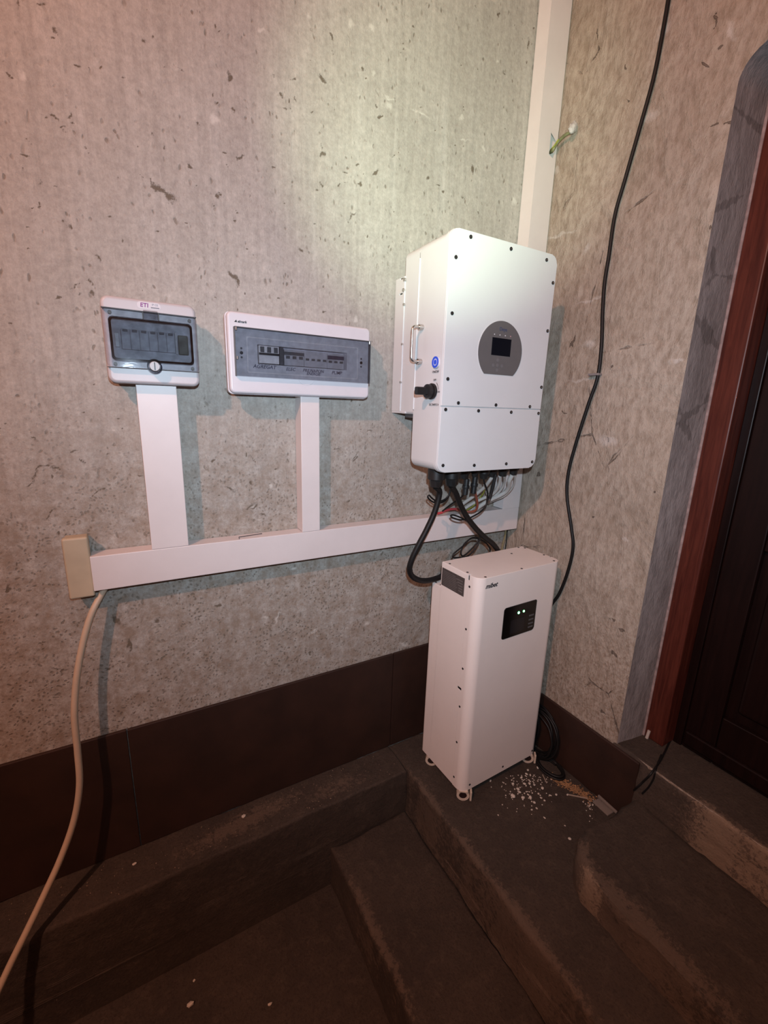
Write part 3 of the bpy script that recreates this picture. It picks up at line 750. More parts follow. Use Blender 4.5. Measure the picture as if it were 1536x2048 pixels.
# ------------------------------------------------------------------ long breaker box with tinted door
t = thing('distribution_box', 'long white breaker box with tinted door and handwritten notes', 'breaker box', (-1.0055, 0, 1.497))
X0, X1, Z0, Z1 = -.2205, .2205, 0.0, .217
obj('back_box', box(-.205, .205, -.055, -.001, .006, .205, .004, 2), M_BOXWHITE, t, 40)
ff = obj('front_frame', plate(X0, X1, Z0, Z1, .014, 'y', -.050, -.086, .007), M_BOXWHITE, t, 40)
obj('rim', ring(rrect(X0 - .002, X1 + .002, Z0 - .002, Z1 + .001, .013), rrect(X0 + .003, X1 - .003, Z0 + .003, Z1 - .003, .010), 'y', -.050, -.066), M_BOXWHITE, t, 40)
ic = obj('inner_cover', prism(rrect(-.203, .214, .048, .174, .003), 'y', -.0855, -.0866), M_INNER, t)
for q in (ff, ic): cut(q, -.1405, .1385, -.0950, -.0520, .084, .136)
obj('raised_field', ring(rrect(-.171, .177, .058, .155, .004), rrect(-.168, .174, .061, .152, .003), 'y', -.0866, -.0880), M_BREAKERL, t)
def breaker(x0, x1, z0, z1, body, tog, n, tz):
    b = obj('breaker', box(x0, x1, -.0925, -.0552, z0, z1, .0008), body, t)
    w = (x1 - x0) / n
    for i in range(n):
        obj('toggle', box(x0 + w * i + w * .22, x0 + w * (i + 1) - w * .22, -.0960, -.0922, tz[0], tz[1], .0006), tog, b)
    return b
b = breaker(-.1385, -.0800, .086, .134, M_BREAKERL, M_DKGREY, 3, (.116, .131))
obj('toggle_bar', box(-.138, -.0805, -.0955, -.0922, .1085, .1145), M_BLACK, b)
obj('blank_module', box(-.0775, -.0665, -.0915, -.0552, .085, .134, .0008), M_DKGREY, t)
b = breaker(-.0645, -.0045, .085, .130, M_BREAKER, M_DKGREY, 3, (.104, .112))
obj('toggle_bar', box(-.0645, -.0050, -.0950, -.0922, .114, .123), M_DKGREY, b)
b = breaker(-.0035, .0695, .085, .130, M_BREAKER, M_DKGREY, 4, (.103, .109))
b = breaker(.0705, .1255, .085, .130, M_BREAKER, M_DKGREY, 3, (.102, .108))
obj('toggle_bar', box(.0710, .1250, -.0950, -.0922, .112, .123), plain('blue_grey_toggle', (.05, .05, .075), .4), b)
obj('din_rail', box(.129, .136, -.068, -.0552, .088, .132), M_STEEL, t)
for x in (-.1855, .189):
    sc = obj('screw', cyl((x, -.0866, .110), (x, -.0885, .110), .0045, 14), M_BLACK, t)
    obj('screw', cyl((x, -.0866, .122), (x, -.0875, .122), .003, 10), M_DKGREY, t)
    obj('screw', cyl((x, -.0866, .098), (x, -.0875, .098), .003, 10), M_DKGREY, t)
for s, x, z, sz in (('AGREGAT', -.122, .0765, .0145), ('ELEC', -.0445, .0745, .013), ('PRE.NAPON', .0265, .0745, .0125), ('ENERGIE', .0270, .0655, .0115), ('PUMP', .104, .0735, .0135)):
    text(s, sz, (x, -.0869, z), FRONT, M_PENINK, t, 'handwriting', shear=.25, bold=.0001)
dr = obj('tinted_door', prism(rrect(-.204, .2145, .047, .1755, .004), 'y', -.0995, -.1012, .0006, 1), M_SMOKE2, t, 40)
obj('door_edge', box(-.204, .2145, -.1015, -.0860, .1745, .1768, .0005), M_DKGREY, t)
obj('door_edge', box(-.2052, -.2030, -.1015, -.0860, .047, .1765, .0005), M_DKGREY, t)
obj('door_edge', box(.2142, .2158, -.1015, -.0860, .047, .1765, .0005), M_DKGREY, t)
for x, z in ((-.200, .171), (-.200, .095), (.2105, .171)):
    obj('hinge_pin', cyl((x, -.1012, z - .004), (x, -.1012, z + .004), .0026, 8), M_STEEL, t)
obj('finger_notch', prism([(.004 + .024 * math.cos(a), .046 + .014 * math.sin(a)) for a in np.linspace(PI, 2 * PI, 14)], 'y', -.0855, -.0872, .0006, 1), M_BOXWHITE, t, 40)
lg = obj('logo_triangle', prism([(-.2015, .189), (-.1935, .189), (-.1955, .1960)], 'y', -.0859, -.0863), M_INK, t)
text('elmark', .0088, (-.1925, -.0863, .1915), FRONT, M_INK, t, 'logo', align='LEFT', shear=.2, bold=.0003)

# ------------------------------------------------------------------ hybrid inverter on the rear wall
IX, IZ = -0.648, 1.2715
t = thing('inverter', 'large white hybrid solar inverter with round grey display', 'inverter', (IX, 0, IZ))
IW, IH, IF = .441, .700, .300
def il(px, py, ax, val):                    # a pixel on a plane of the inverter, in its own frame
    off = {'x': IX, 'y': 0, 'z': IZ}[ax]
    return at(px, py, ax, val + off) - Vector((IX, 0, IZ))
def c3(a, b): return 780 + a / 3.937, 440 + b / 3.938
def swept(x0, x1, z0, z1, y0, y1, r, bev=.004):
    return prism(rrect(x0, x1, z0, z1, r, 8), 'y', y0, y1, bev, 2)
housing = obj('housing', swept(.003, IW - .003, .003, IH - .003, -.143, -IF + .010, (.030, .030, .024, .024)), M_INV, t, 35)
obj('rear_housing', swept(.003, IW - .003, .178, IH - .0032, -.060, -.1445, (.012, .012, .026, .026)), M_INV, t, 35)
obj('rear_ridge', box(-.0005, .006, -.1465, -.1425, .195, IH - .045, .0012), M_INV, t)
obj('front_bezel', swept(.0, IW, .0, IH, -IF + .022, -IF + .006, (.030, .030, .026, .026), .003), M_INV, t, 35)
SE = 1.479 - IZ
obj('front_cover', swept(.001, IW - .001, SE + .0008, IH - .001, -IF + .0065, -IF, (0, 0, .026, .026), .0025), M_INV, t, 35)
obj('terminal_cover', swept(.001, IW - .001, .001, SE - .0012, -IF + .0065, -IF, (.030, .030, 0, 0), .0025), M_INV, t, 35)
# cooling fins below the rear housing
for i in range(14):
    x = .020 + i * .0308
    obj('cooling_fin', box(x, x + .004, -.138, -.066, .166, .182), M_DKGREY, t)
# hanging bracket with folded side plates
br = obj('wall_bracket', box(.03, IW - .03, -.012, -.001, .24, .60, .001), M_INV, t)
for x in (-.0005, IW - .0035):
    sp_ = obj('side_plate', box(x, x + .004, -.062, -.004, .187, .622, .001), M_INV, br)
    if x < 0.1:
        pl = sp_
        obj('plate_edge', box(-.0022, -.0004, -.064, -.061, .187, .618, .0004), M_INV, br)
obj('bracket_foot', box(.0, .04, -.095, -.004, .180, .187, .001), M_INV, br)
for (a, b, r_) in ((118, 470, .0058), (110, 552, .0058), (112, 665, .0042), (98, 978, .0036), (86, 1278, .0036)):
    q = il(*c3(a, b), 'x', -.0005)
    obj('plate_bolt', cyl((.001, q.y, q.z), (-.005, q.y, q.z), r_, 12, .001), M_STEEL, br, 40)
for (a, b) in ((95, 462), (88, 583)):
    q = il(*c3(a, b), 'x', -.0005)
    cut(pl, -.004, .006, q.y - .009, min(q.y + .012, -.006), q.z - .0025, q.z + .0025)
# cover screws where the photograph shows them
SCREWS = [(635,133),(952,228),(1232,315),(518,293),(1291,498),(488,735),(1245,875),(454,1252),(1193,1317),(537,1441),(833,1457),(1100,1470),
          (437,1493),(696,1503),(953,1514),(1169,1523),(416,1933),(662,1932),(914,1920),(1118,1905)]
sbm = cyl((0, 0.001, 0), (0, -.0024, 0), .0055, 14, .0008)
sme = bpy.data.meshes.new('screw'); bmesh.ops.recalc_face_normals(sbm, faces=sbm.faces[:]); sbm.to_mesh(sme); sbm.free(); sme.materials.append(M_SCREW)
pbm = cyl((0, -.0022, 0), (0, -.0027, 0), .0020, 8)
pme = bpy.data.meshes.new('screw_head'); bmesh.ops.recalc_face_normals(pbm, faces=pbm.faces[:]); pbm.to_mesh(pme); pbm.free(); pme.materials.append(M_STEEL)
for a, b in SCREWS:
    q = il(*c3(a, b), 'y', -IF)
    s = bpy.data.objects.new('screw', sme); COL.objects.link(s); s.parent = t; s.location = (min(max(q.x, .012), IW - .012), -IF, q.z)
    h = bpy.data.objects.new('screw_head', pme); COL.objects.link(h); h.parent = s
# round display with a flat foot
dc = (-0.424 - IX, 1.6535 - IZ); DR = .0935
pts = []
a0 = math.asin((1.584 - IZ - dc[1]) / DR)
for a in np.linspace(a0, PI - a0, 44): pts.append((dc[0] + DR * math.cos(a), dc[1] + DR * math.sin(a)))
obj('display_rim', prism([(dc[0] + (x - dc[0]) * 1.018, dc[1] + (z - dc[1]) * 1.018) for x, z in pts], 'y', -IF + .001, -IF - .0008), M_INV, t)
dp = obj('display_panel', prism(pts, 'y', -IF - .0002, -IF - .0020, .0006, 1), M_PANEL, t, 30)
obj('screen', box(-.464 - IX, -.3825 - IX, -IF - .0026, -IF - .0012, 1.6425 - IZ, 1.6955 - IZ, .0004), M_SCREEN, dp)
text('Deye', .015, (dc[0] + .003, -IF - .0022, 1.722 - IZ), FRONT, plain('logo_blue', (.045, .06, .12), .5), dp, 'logo', bold=.0002)
for i, x in enumerate((-.457, -.434, -.411, -.388)):
    obj('indicator', cyl((x - IX, -IF - .0015, 1.7045 - IZ), (x - IX, -IF - .0030, 1.7045 - IZ), .0020, 10), plain('pale_indicator', (.55, .55, .58), .4) if i < 3 else plain('pink_indicator', (.5, .3, .3), .4), dp)
for x, z in ((-.434, 1.6285), (-.452, 1.612), (-.414, 1.612), (-.434, 1.598), (-.434, 1.613)):
    obj('key', cyl((x - IX, -IF - .0015, z - IZ), (x - IX, -IF - .0027, z - IZ), .0052, 14), plain('foil_key', (.155, .15, .155), .45), dp)
# handle, power button, rotary switch on the side facing the room
h1 = il(*c3(252, 845), 'x', 0); h2 = il(*c3(241, 1115), 'x', 0)
hy = (h1.y + h2.y) / 2; za, zb = h2.z, h1.z
off = -.036
path = [(0.002, hy, zb)] + [(off + .012 * (1 - math.sin(u)), hy, zb - .012 * (1 - math.cos(u))) for u in np.linspace(0, PI / 2, 6)] + \
       [(off + .012 * (1 - math.cos(u)), hy, za + .012 * (1 - math.sin(u))) for u in np.linspace(0, PI / 2, 6)] + [(0.002, hy, za)]
hd = obj('handle', tube(path, .0046, 12, raw=True), M_STEEL, t, 60)
for z in (za, zb):
    obj('handle_boss', cyl((.002, hy, z), (-.013, hy, z), .0085, 16, .001), M_STEEL, hd, 40)
pb = il(*c3(364, 1120), 'x', 0)
bt = obj('power_button', cyl((.002, pb.y, pb.z), (-.0035, pb.y, pb.z), .0185, 28, .0012), plain('button_white', (.62, .64, .72), .35), t, 40)
bm = ring([(pb.y + .0168 * math.cos(a), pb.z + .0168 * math.sin(a)) for a in np.linspace(0, 2 * PI, 33)[:-1]],
          [(pb.y + .0105 * math.cos(a), pb.z + .0105 * math.sin(a)) for a in np.linspace(0, 2 * PI, 33)[:-1]], 'x', -.0032, -.0046)
obj('blue_ring', bm, M_BLUE, bt)
obj('button_cap', cyl((-.003, pb.y, pb.z), (-.0050, pb.y, pb.z), .0070, 18), M_BLUE, bt)
text('ON/OFF', .0098, (-.0002, pb.y, pb.z - .028), SIDE, M_INK, t)
kn = il(*c3(330, 1350), 'x', 0)
bp = obj('switch_base', cyl((.002, kn.y - .002, kn.z), (-.007, kn.y - .002, kn.z), .0245, 24, .002), M_BLACK, t, 40)
kb = obj('switch_knob', cyl((-.006, kn.y, kn.z), (-.022, kn.y, kn.z), .0215, 24, .003), M_BLACK, bp, 40)
obj('switch_grip', box(-.062, -.018, kn.y - .0075, kn.y + .0075, kn.z - .012, kn.z + .012, .004, 2), M_BLACK, bp, 40)
arcp = [(-.0004, kn.y - .034 * math.cos(a), kn.z + .034 * math.sin(a)) for a in np.linspace(.15, .85, 10)]
obj('switch_arc', tube(arcp, .0007, 5, raw=True), M_INK, t)
text('OFF', .0085, (-.0002, kn.y - .012, kn.z + .034), SIDE, M_INK, t)
text('ON', .0085, (-.0002, kn.y - .035, kn.z - .002), SIDE, M_INK, t)
q = il(*c3(345, 1455), 'x', 0)
text('DC SWITCH', .0092, (-.0002, q.y, q.z), SIDE, M_INK, t)
# cable glands under the housing
def cg(a, b): return 830 + a / 6.678, 920 + b / 6.68
GL = {}
def gland(key, a, y, r, length, mat=M_BLACK):
    x = at(*cg(a, 220), 'y', y).x - IX
    g = obj('cable_gland', cyl((x, y, .0045), (x, y, -length), r, 12, .002), mat, t, 40)
    obj('gland_nut', cyl((x, y, -length + .003), (x, y, -length - r * .9), r * .82, 8, .002, r * .62), mat, g, 40)
    GL[key] = Vector((IX + x, y, IZ - length - r * .85))
for key, a, r, ln, y in (('b1', 285, .030, .036, -.215), ('b2', 490, .030, .036, -.215), ('pv1', 655, .022, .026, -.19), ('pv2', 795, .017, .024, -.20), ('com', 920, .022, .030, -.20),
                      ('g1', 1030, .022, .024, -.20), ('g2', 1170, .022, .024, -.20), ('g3', 1310, .021, .022, -.20)):
    gland(key, a, y, r, ln)
for a, z0, z1, y in ((690, 1.225, 1.165, -.19), (800, 1.235, 1.170, -.20)):
    x = at(*cg(a, 300), 'y', y).x
    pc = obj('plug_connector', cyl((x - IX, y, z0 - IZ), (x - IX - .004, y, z1 - IZ), .0105, 12, .002), M_BLACK, t, 40)
    obj('plug_collar', cyl((x - IX - .002, y, (z0 + z1) / 2 - IZ - .006), (x - IX - .002, y, (z0 + z1) / 2 - IZ + .006), .0135, 12, .002), M_BLACK, pc, 40)

# ------------------------------------------------------------------ battery cabinet on castors
BX, BY, BR_ = -0.513, -0.391, math.radians(1.7)
t = thing('battery_cabinet', 'cream steel battery cabinet on castors with black display panel', 'battery', (BX, BY, 0), BR_)
bat = t
BW, BD, BD2, BZ, BT = .424, .199, .258, .050, .919
_R = Matrix.Rotation(-BR_, 3, 'Z')
def bl(px, py, ax, val):                   # a pixel on a plane of the cabinet, in its own frame
    d = _R @ (_M @ Vector(((px - 768) / FPX, -(py - 1024) / FPX, -1.0))); c = _R @ (_C - Vector((BX, BY, 0)))
    i = 'xyz'.index(ax); return c + d * ((val - c[i]) / d[i])
def c5(a, b): return 820 + a / 3.657, 1080 + b / 3.657
RC = .034
def plan(x0, x1, y0, y1, rf, rb):
    return rrect(x0, x1, y0, y1, (rf, rf, rb, rb), 8)
obj('front_cover', prism(rrect(0, BW, 0, .052, (RC, RC, 0, 0), 10), 'z', BZ, BT, .0), M_BAT, t, 35)
obj('body', prism(rrect(.0005, BW - .0005, .0530, BD, 0), 'z', BZ + .001, BT - .001, .0015), M_BAT, t, 35)
obj('rear_body', prism(rrect(.0005, BW - .0005, BD - .001, BD2, (0, 0, .012, .012), 4), 'z', BZ + .001, .820, .003), M_BAT, t, 35)
obj('top_plate', prism(rrect(.001, BW - .001, .001, BD - .001, (RC, RC, 0, 0), 10), 'z', BT - .002, BT + .0012, .0008, 1), M_BAT, t, 35)
for q in list(t.children):
    if q.name.split('.')[0] in ('front_cover', 'body', 'top_plate'):
        if q.name.startswith('body'): cut(q, .0035, BW - .0035, .045, BD - .003, BZ + .004, BT - .004)          # hollow sheet-steel shell
        if q.name.startswith('front_cover'): cut(q, .003, BW - .003, .036, .060, BZ + .004, BT - .003)
        cut(q, -.002, .010, .0475, .0555, .900, BT + .004); cut(q, BW - .010, BW + .002, .0475, .0555, .900, BT + .004)
        if not q.name.startswith('top_plate'): cut(q, -.002, .025, .044, .066, .468, .479)
# screws
sb2 = cyl((0, 0, -.0008), (0, 0, .0012), .0042, 12)
sm2 = bpy.data.meshes.new('screw'); bmesh.ops.recalc_face_normals(sb2, faces=sb2.faces[:]); sb2.to_mesh(sm2); sb2.free(); sm2.materials.append(M_SCREW)
def put_screw(loc, rot):
    s = bpy.data.objects.new('screw', sm2); COL.objects.link(s); s.parent = t; s.location = loc; s.rotation_euler = rot
for z in (.879, .718, .561, .403, .248, .090): put_screw((0, .0445, z), (0, -PI / 2, 0))
for x in (.042, .219, .392): put_screw((x, 0, .072), (PI / 2, 0, 0))
for x, y in ((.010, .167), (.010, .071), (.036, .010), (.213, .010), (.392, .012), (.414, .077), (.414, .173), (.308, .147), (.395, .19)): put_screw((x, y, BT + .0012), (0, 0, 0))
for x, y in ((.010, .240), (.012, .212)): put_screw((x, y, .820), (0, 0, 0))
# rating label with lines of print, and the maker's mark
lb = obj('rating_label', box(-.0012, .002, .071, .194, .831, .899), M_LABEL, t)
for i in range(9):
    z = .889 - i * .0064
    obj('print_line', box(-.0016, -.001, .12 + random.uniform(-.02, .0), .186, z - .0009, z + .0009), plain('faint_print', (.13, .115, .11), .5), lb)
for i in range(5):
    z = .884 - i * .010
    obj('print_line', box(-.0016, -.001, .078, .100 + random.uniform(-.004, .012), z - .002, z + .002), plain('faint_print', (.13, .115, .11), .5), lb)
text('mibet', .0235, (.058, -.0003, .889), FRONT, M_INK, t, 'logo', shear=.35, bold=.0006)
dp = obj('display_panel', prism(rrect(.133, .3035, .6625, .7865, (.008, .012, .006, .012), 5), 'y', .001, -.0022, .0006, 1), plain('black_acrylic', (.004, .004, .004), .14), t, 30)
obj('screen', box(.172, .244, -.0028, -.0016, .676, .731), plain('idle_lcd', (.010, .0105, .013), .16), dp)
for x in (.2085, .2355):
    obj('status_light', cyl((x, -.0018, .754), (x, -.0034, .754), .0048 if x < .22 else .0042, 14), M_GREEN, dp)
for i, z in enumerate((.7275, .7105, .6945, .680)):
    obj('key', box(.268, .294, -.0032, -.0018, z - .0030, z + .0030, .0006), plain('panel_key', (.085, .088, .092), .35), dp)
# castors
M_CREAMWHEEL = plain('cream_wheel', (.60, .50, .40), .5)
def castor(x, y, rot):
    """swivel castor: plate, fork, cream tyre with a dark hub on the outer side"""
    top = obj('castor', box(-.017, .017, -.017, .017, .044, .0505, .001), M_CREAMWHEEL, t)
    top.matrix_local = Matrix.Translation((x, y, 0)) @ Matrix.Rotation(rot, 4, 'Z')
    a = np.linspace(0, 2 * PI, 29)[:-1]
    obj('tyre', ring([(.0245 * math.cos(q), .0250 + .0245 * math.sin(q)) for q in a], [(.0150 * math.cos(q), .0250 + .0150 * math.sin(q)) for q in a], 'x', -.010, .008), M_CREAMWHEEL, top, 40)
    obj('hub', cyl((-.0085, 0, .0250), (.007, 0, .0250), .0152, 20), plain('dark_hub', (.02, .009, .008), .5), top, 40)
    obj('fork', box(.0095, .0135, -.013, .013, .014, .046, .0015), M_CREAMWHEEL, top)
    obj('fork_arm', box(-.012, .012, -.034, -.026, .004, .045, .002), M_CREAMWHEEL, top)
castor(.026, .016, math.radians(52)); castor(BW - .030, .020, math.radians(50))
castor(.022, BD2 - .046, math.radians(48)); castor(BW - .036, BD2 - .044, math.radians(75))

# ------------------------------------------------------------------ cables
def cable(name, label, pts, r, mat, seg=10, group=None, step=.008):
    P = [Vector(p) for p in pts]; o = P[0].copy()
    ob = obj(name, tube([p - o for p in P], r, seg, step), mat, None, 70); ob.location = o
    return tag(ob, label, 'cable', group)
def pp(lst, y0, y1):                       # pixels of the gland crop, depth changing evenly from y0 to y1
    n = len(lst) - 1
    return [at(*cg(a, b), 'y', y0 + (y1 - y0) * i / n) for i, (a, b) in enumerate(lst)]
g = GL['b1']; cable('power_cable', 'thick black battery cable curving down in a wide bow into the cabinet', [g - Vector((0, 0, .001))] + [at(879 if i == 0 else q[0], q[1], 'y', -.205 + .0055 * i) for i, q in enumerate(
    [(879, 985), (870, 1022), (853, 1060), (836, 1092), (824, 1118), (819, 1138), (824, 1152), (838, 1160), (856, 1161), (880, 1154)])] + [(-.46, -.165, .866), (-.43, -.165, .853)], .0105, M_RUBBER, 12)
g = GL['b2']; cable('power_cable', 'thick black battery cable slanting across the horizontal duct to the cabinet top', [g - Vector((0, 0, .001))] + [at(*q, 'y', -.205 + .006 * i) for i, q in enumerate(
    [(911, 985), (921, 1010), (934, 1034), (951, 1056), (969, 1074), (986, 1088), (996, 1102)])] + [at(997, 1113, 'y', -.158)], .0105, M_RUBBER, 12)
g = GL['com']
cable('data_cable', 'thin black cable looping in front of the horizontal duct then coiling above the cabinet',
      [g - Vector((0, 0, .001))] + pp([(925, 300), (960, 400), (972, 480), (955, 590), (890, 680), (790, 745), (690, 790), (590, 798), (510, 775), (475, 745), (510, 735), (600, 765), (700, 820), (800, 905),
      (862, 990), (862, 1080), (800, 1190), (700, 1285), (560, 1305), (505, 1300), (520, 1250), (640, 1150), (740, 1050), (820, 1035), (850, 1060), (800, 1140), (680, 1260), (625, 1280), (615, 1220), (660, 1120), (760, 1045), (870, 1060),
      (950, 1110), (1000, 1180), (1000, 1225)], -.20, -.15), .0031, M_RUBBER, 8)
cable('data_cable', 'thin black lead with a small folded loop beside the thick battery cable', pp([(478, 290), (465, 430), (430, 500), (360, 545), (280, 545), (215, 500), (190, 470), (170, 490), (190, 525), (250, 565), (330, 575), (400, 545), (450, 480), (470, 420)], -.195, -.175), .0030, M_RUBBER, 8)
cable('data_cable', 'short thin black lead end dangling behind the thick battery cable', pp([(262, 540), (280, 610), (285, 706)], -.17, -.16), .0028, M_RUBBER, 8)
cable('solar_cable', 'thin black solar lead running from a plug down to the duct', pp([(676, 400), (665, 440), (610, 505), (500, 580), (420, 640), (368, 682)], -.19, -.062), .0031, M_RUBBER, 8)
cable('solar_cable', 'brick-red solar lead hanging from a plug and bending back on the duct', pp([(805, 420), (815, 480), (832, 560), (832, 625), (810, 670), (755, 690), (685, 688), (600, 675), (560, 668)], -.20, -.075), .0044, M_RUSTCABLE, 8)
cable('solar_cable', 'crimson lead lying on top of the horizontal duct', pp([(600, 664), (540, 655), (470, 660), (400, 680), (350, 705), (300, 716)], -.068, -.050), .0052, M_REDCABLE, 8)
GC = 'pale grey cables under the inverter'
cable('grey_cable', 'pale grey mains cable from the second gland, running highest into the duct', [GL['g1'] - Vector((0, 0, .001))] + pp([(1000, 270), (940, 350), (860, 420), (760, 500), (660, 570), (560, 650)], -.19, -.035), .0070, M_GREYCABLE, 10, GC)
cable('grey_cable', 'pale grey mains cable bending steeply behind the black plug', [GL['g2'] + Vector((-.008, .006, -.001))] + pp([(1135, 280), (1100, 380), (1040, 450), (940, 500), (840, 545), (740, 600), (640, 665)], -.18, -.03), .0066, M_GREYCABLE, 10, GC)
cable('grey_cable', 'pale grey mains cable with a narrow bend from the third gland', [GL['g2'] + Vector((.008, 0, -.001))] + pp([(1195, 280), (1170, 360), (1110, 440), (1020, 510), (930, 570), (830, 620), (740, 680)], -.17, -.025), .0050, M_GREYCABLE, 10, GC)
cable('grey_cable', 'thick pale grey cable swinging widest from the last gland near the corner', [GL['g3'] + Vector((-.005, 0, -.001))] + pp([(1262, 270), (1255, 350), (1215, 420), (1130, 475), (1040, 515), (950, 560), (850, 630), (780, 690)], -.19, -.04), .0088, M_GREYCABLE, 10, GC)
cable('grey_cable', 'slim pale grey cable beside the thick one at the last gland', [GL['g3'] + Vector((.009, 0, -.001))] + pp([(1335, 260), (1315, 340), (1260, 420), (1180, 490), (1080, 530), (980, 575)], -.185, -.05), .0040, M_GREYCABLE, 10, GC)
cable('earth_wire', 'yellow-green earth wire crossing behind the grey cables', pp([(925, 400), (915, 440), (885, 480), (830, 560), (770, 620), (720, 650), (670, 690)], -.12, -.03), .0030, M_YG, 8)
tt = thing('plug', 'black elongated plug hanging loose between the grey cables', 'plug', at(*cg(1075, 235), 'y', -.215))
q0 = Vector((0, 0, .012)); q1 = at(*cg(1000, 515), 'y', -.20) - tt.location
obj('plug_body', cyl(q0, q1, .0062, 10, .0015), M_BLACK, tt, 40)
obj('plug_tip', cyl(q1, q1 + (q1 - q0).normalized() * .008, .0042, 8), M_DKGREY, tt)

# cream cable from the end of the duct down out of the picture
ph = [at(212, 1172, 'y', -.030), at(203, 1188, 'y', -.032), at(182, 1230, 'y', -.050), at(165, 1290, 'y', -.060), at(153, 1360, 'y', -.070), at(149, 1430, 'y', -.080), at(155, 1500, 'y', -.085), at(159, 1570, 'y', -.092),
      at(148, 1640, 'y', -.10), at(122, 1715, 'y', -.12), at(88, 1790, 'y', -.15), at(52, 1865, 'y', -.185), at(20, 1930, 'y', -.21), at(-10, 1995, 'y', -.235), at(-40, 2060, 'y', -.26), at(-75, 2140, 'y', -.28)]
cable('mains_cable', 'cream mains cable hanging from the open end of the duct past the kerb', ph, .0088, M_CREAMCABLE, 12)

# black cable clipped to the door wall
B_PATH = [(1340, -25), (1336.7, 0), (1324.5, 70), (1307, 157), (1279, 258), (1251, 356), (1230, 430), (1218, 510), (1209, 568), (1205, 630), (1203, 691), (1195.5, 753), (1177, 808), (1153, 883), (1137, 944), (1134, 992), (1142.5, 1054), (1146, 1095), (1136, 1142), (1118.6, 1187)]
P = [at(a, b, 'x', -.012) for a, b in B_PATH]
l = P[-1]
P += [Vector((-.022, l.y + .03, l.z - .08)), Vector((-.03, l.y + .035, .55)), Vector((-.035, -.29, .35)), Vector((-.04, -.31, .22)), Vector((-.045, -.34, .13)), Vector((-.05, -.33, .03))]
cable('wall_cable', 'long black cable snaking down the plastered wall beside the door', P, .0062, M_RUBBER, 10)
q = at(1190, 749, 'x', -.012)
t = thing('cable_clip', 'small grey plastic clip holding the black cable to the plaster', 'cable clip', q)
obj('saddle', box(-.010, .012, -.020, .018, -.004, .004, .002), M_CLIP, t)
obj('nail_head', cyl((-.004, .022, 0), (.012, .022, 0), .0045, 10), M_CLIP, t)

# coil of black cable between the cabinet and the wall
def loop(cy, cz, ry, rz, x, tilt, n=26, ph0=0.0, wob=.004):
    out = []
    for i in range(n + 1):
        a = ph0 + 2 * PI * i / n
        out.append((x + tilt * math.sin(a) + random.uniform(-.002, .002), cy + ry * math.cos(a) + random.uniform(-wob, wob) * .3, cz + rz * math.sin(a)))
    return out
pts = []
for j, (cy, cz, ry, rz, x, ti) in enumerate([(-.335, .115, .085, .105, -.030, .006), (-.345, .112, .095, .103, -.040, .008), (-.34, .108, .080, .098, -.052, .008), (-.35, .112, .100, .104, -.058, .010), (-.345, .106, .088, .097, -.070, .006)]):
    pts += loop(cy, cz, ry, rz, x, ti)[:-1]
cable('cable_coil', 'coil of black cable standing on edge between the cabinet and the plastered wall', pts, .0046, M_RUBBER, 8, step=.014)
pts = []
for r_, z in ((.060, .006), (.066, .008), (.056, .016), (.062, .018)):
    for i in range(22):
        a = 2 * PI * i / 22
        pts.append((-.066 + r_ * .62 * math.cos(a), -.435 + r_ * math.sin(a), z + random.uniform(-.0005, .0005)))
cable('cable_coil', 'flat turns of black cable lying on the slab in front of the upright coil', pts, .0046, M_RUBBER, 8, step=.014)

# thin leads from under the door over the threshold
def r1(a, b): return 1200 + a / 4.571, 1400 + b / 4.571
zt = SILL + .0045
def sillp(a, b): return at(*r1(a, b), 'z', zt)
cable('thin_lead', 'thin dark lead running from the door over the threshold edge down to the slab', [sillp(690, 290), sillp(645, 365), sillp(590, 480), sillp(545, 565), sillp(520, 600), at(*r1(460, 680), 'x', -.016), at(*r1(390, 750), 'x', -.018),
      at(*r1(320, 815), 'x', -.018), at(*r1(250, 880), 'z', .012), at(*r1(190, 915), 'z', .008), at(*r1(100, 940), 'z', .006), at(*r1(10, 920), 'z', .006)], .0034, M_RUBBER, 8)
cable('thin_lead', 'second thin lead parting from the first on the threshold face', [sillp(560, 500), sillp(528, 580), at(*r1(505, 650), 'x', -.016), at(*r1(488, 720), 'x', -.017), at(*r1(440, 800), 'x', -.017), at(*r1(385, 855), 'x', -.017)], .0028, M_RUBBER, 8)

# wire rising in the corner below the duct
cable('corner_wire', 'thin olive wire hanging in the corner below the duct', [at(1012, 1056, 'y', -.03), at(1010, 1072, 'y', -.03), at(1006, 1088, 'y', -.032), at(1003, 1103, 'y', -.035)], .0042, plain('olive_sheath', (.20, .17, .08), .5), 8)

# ------------------------------------------------------------------ debris on the slab
def rock(sz, seed):
    bm = bmesh.new(); bmesh.ops.create_icosphere(bm, subdivisions=1, radius=1)
    s = Vector((random.uniform(.7, 1.3), random.uniform(.6, 1.1), random.uniform(.35, .7)))
    for v in bm.verts:
        v.co = Vector((v.co.x * s.x, v.co.y * s.y, v.co.z * s.z)) * sz * (1 + .45 * noise.noise(v.co * 1.7 + Vector((seed, seed * 2, 0))))
    mz = min(v.co.z for v in bm.verts)
    for v in bm.verts: v.co.z -= mz
    return bm
def d4(a, b): return 960 + a / 5.12, 1500 + b / 5.12
CH = [(335,355,.014),(335,478,.018),(440,490,.012),(515,495,.015),(390,405,.012),(490,210,.010),(475,245,.009),(108,318,.010),(455,350,.010),(505,350,.010),(555,360,.009),(640,395,.010),(720,465,.009),(595,180,.014),(425,285,.010),(405,435,.008),(600,450,.008),(625,490,.008),(555,540,.008),(580,600,.008),(530,615,.008),(660,520,.008),(185,665,.007),(918,910,.010),(895,462,.010),(780,462,.007),(870,775,.006),(660,695,.008)]
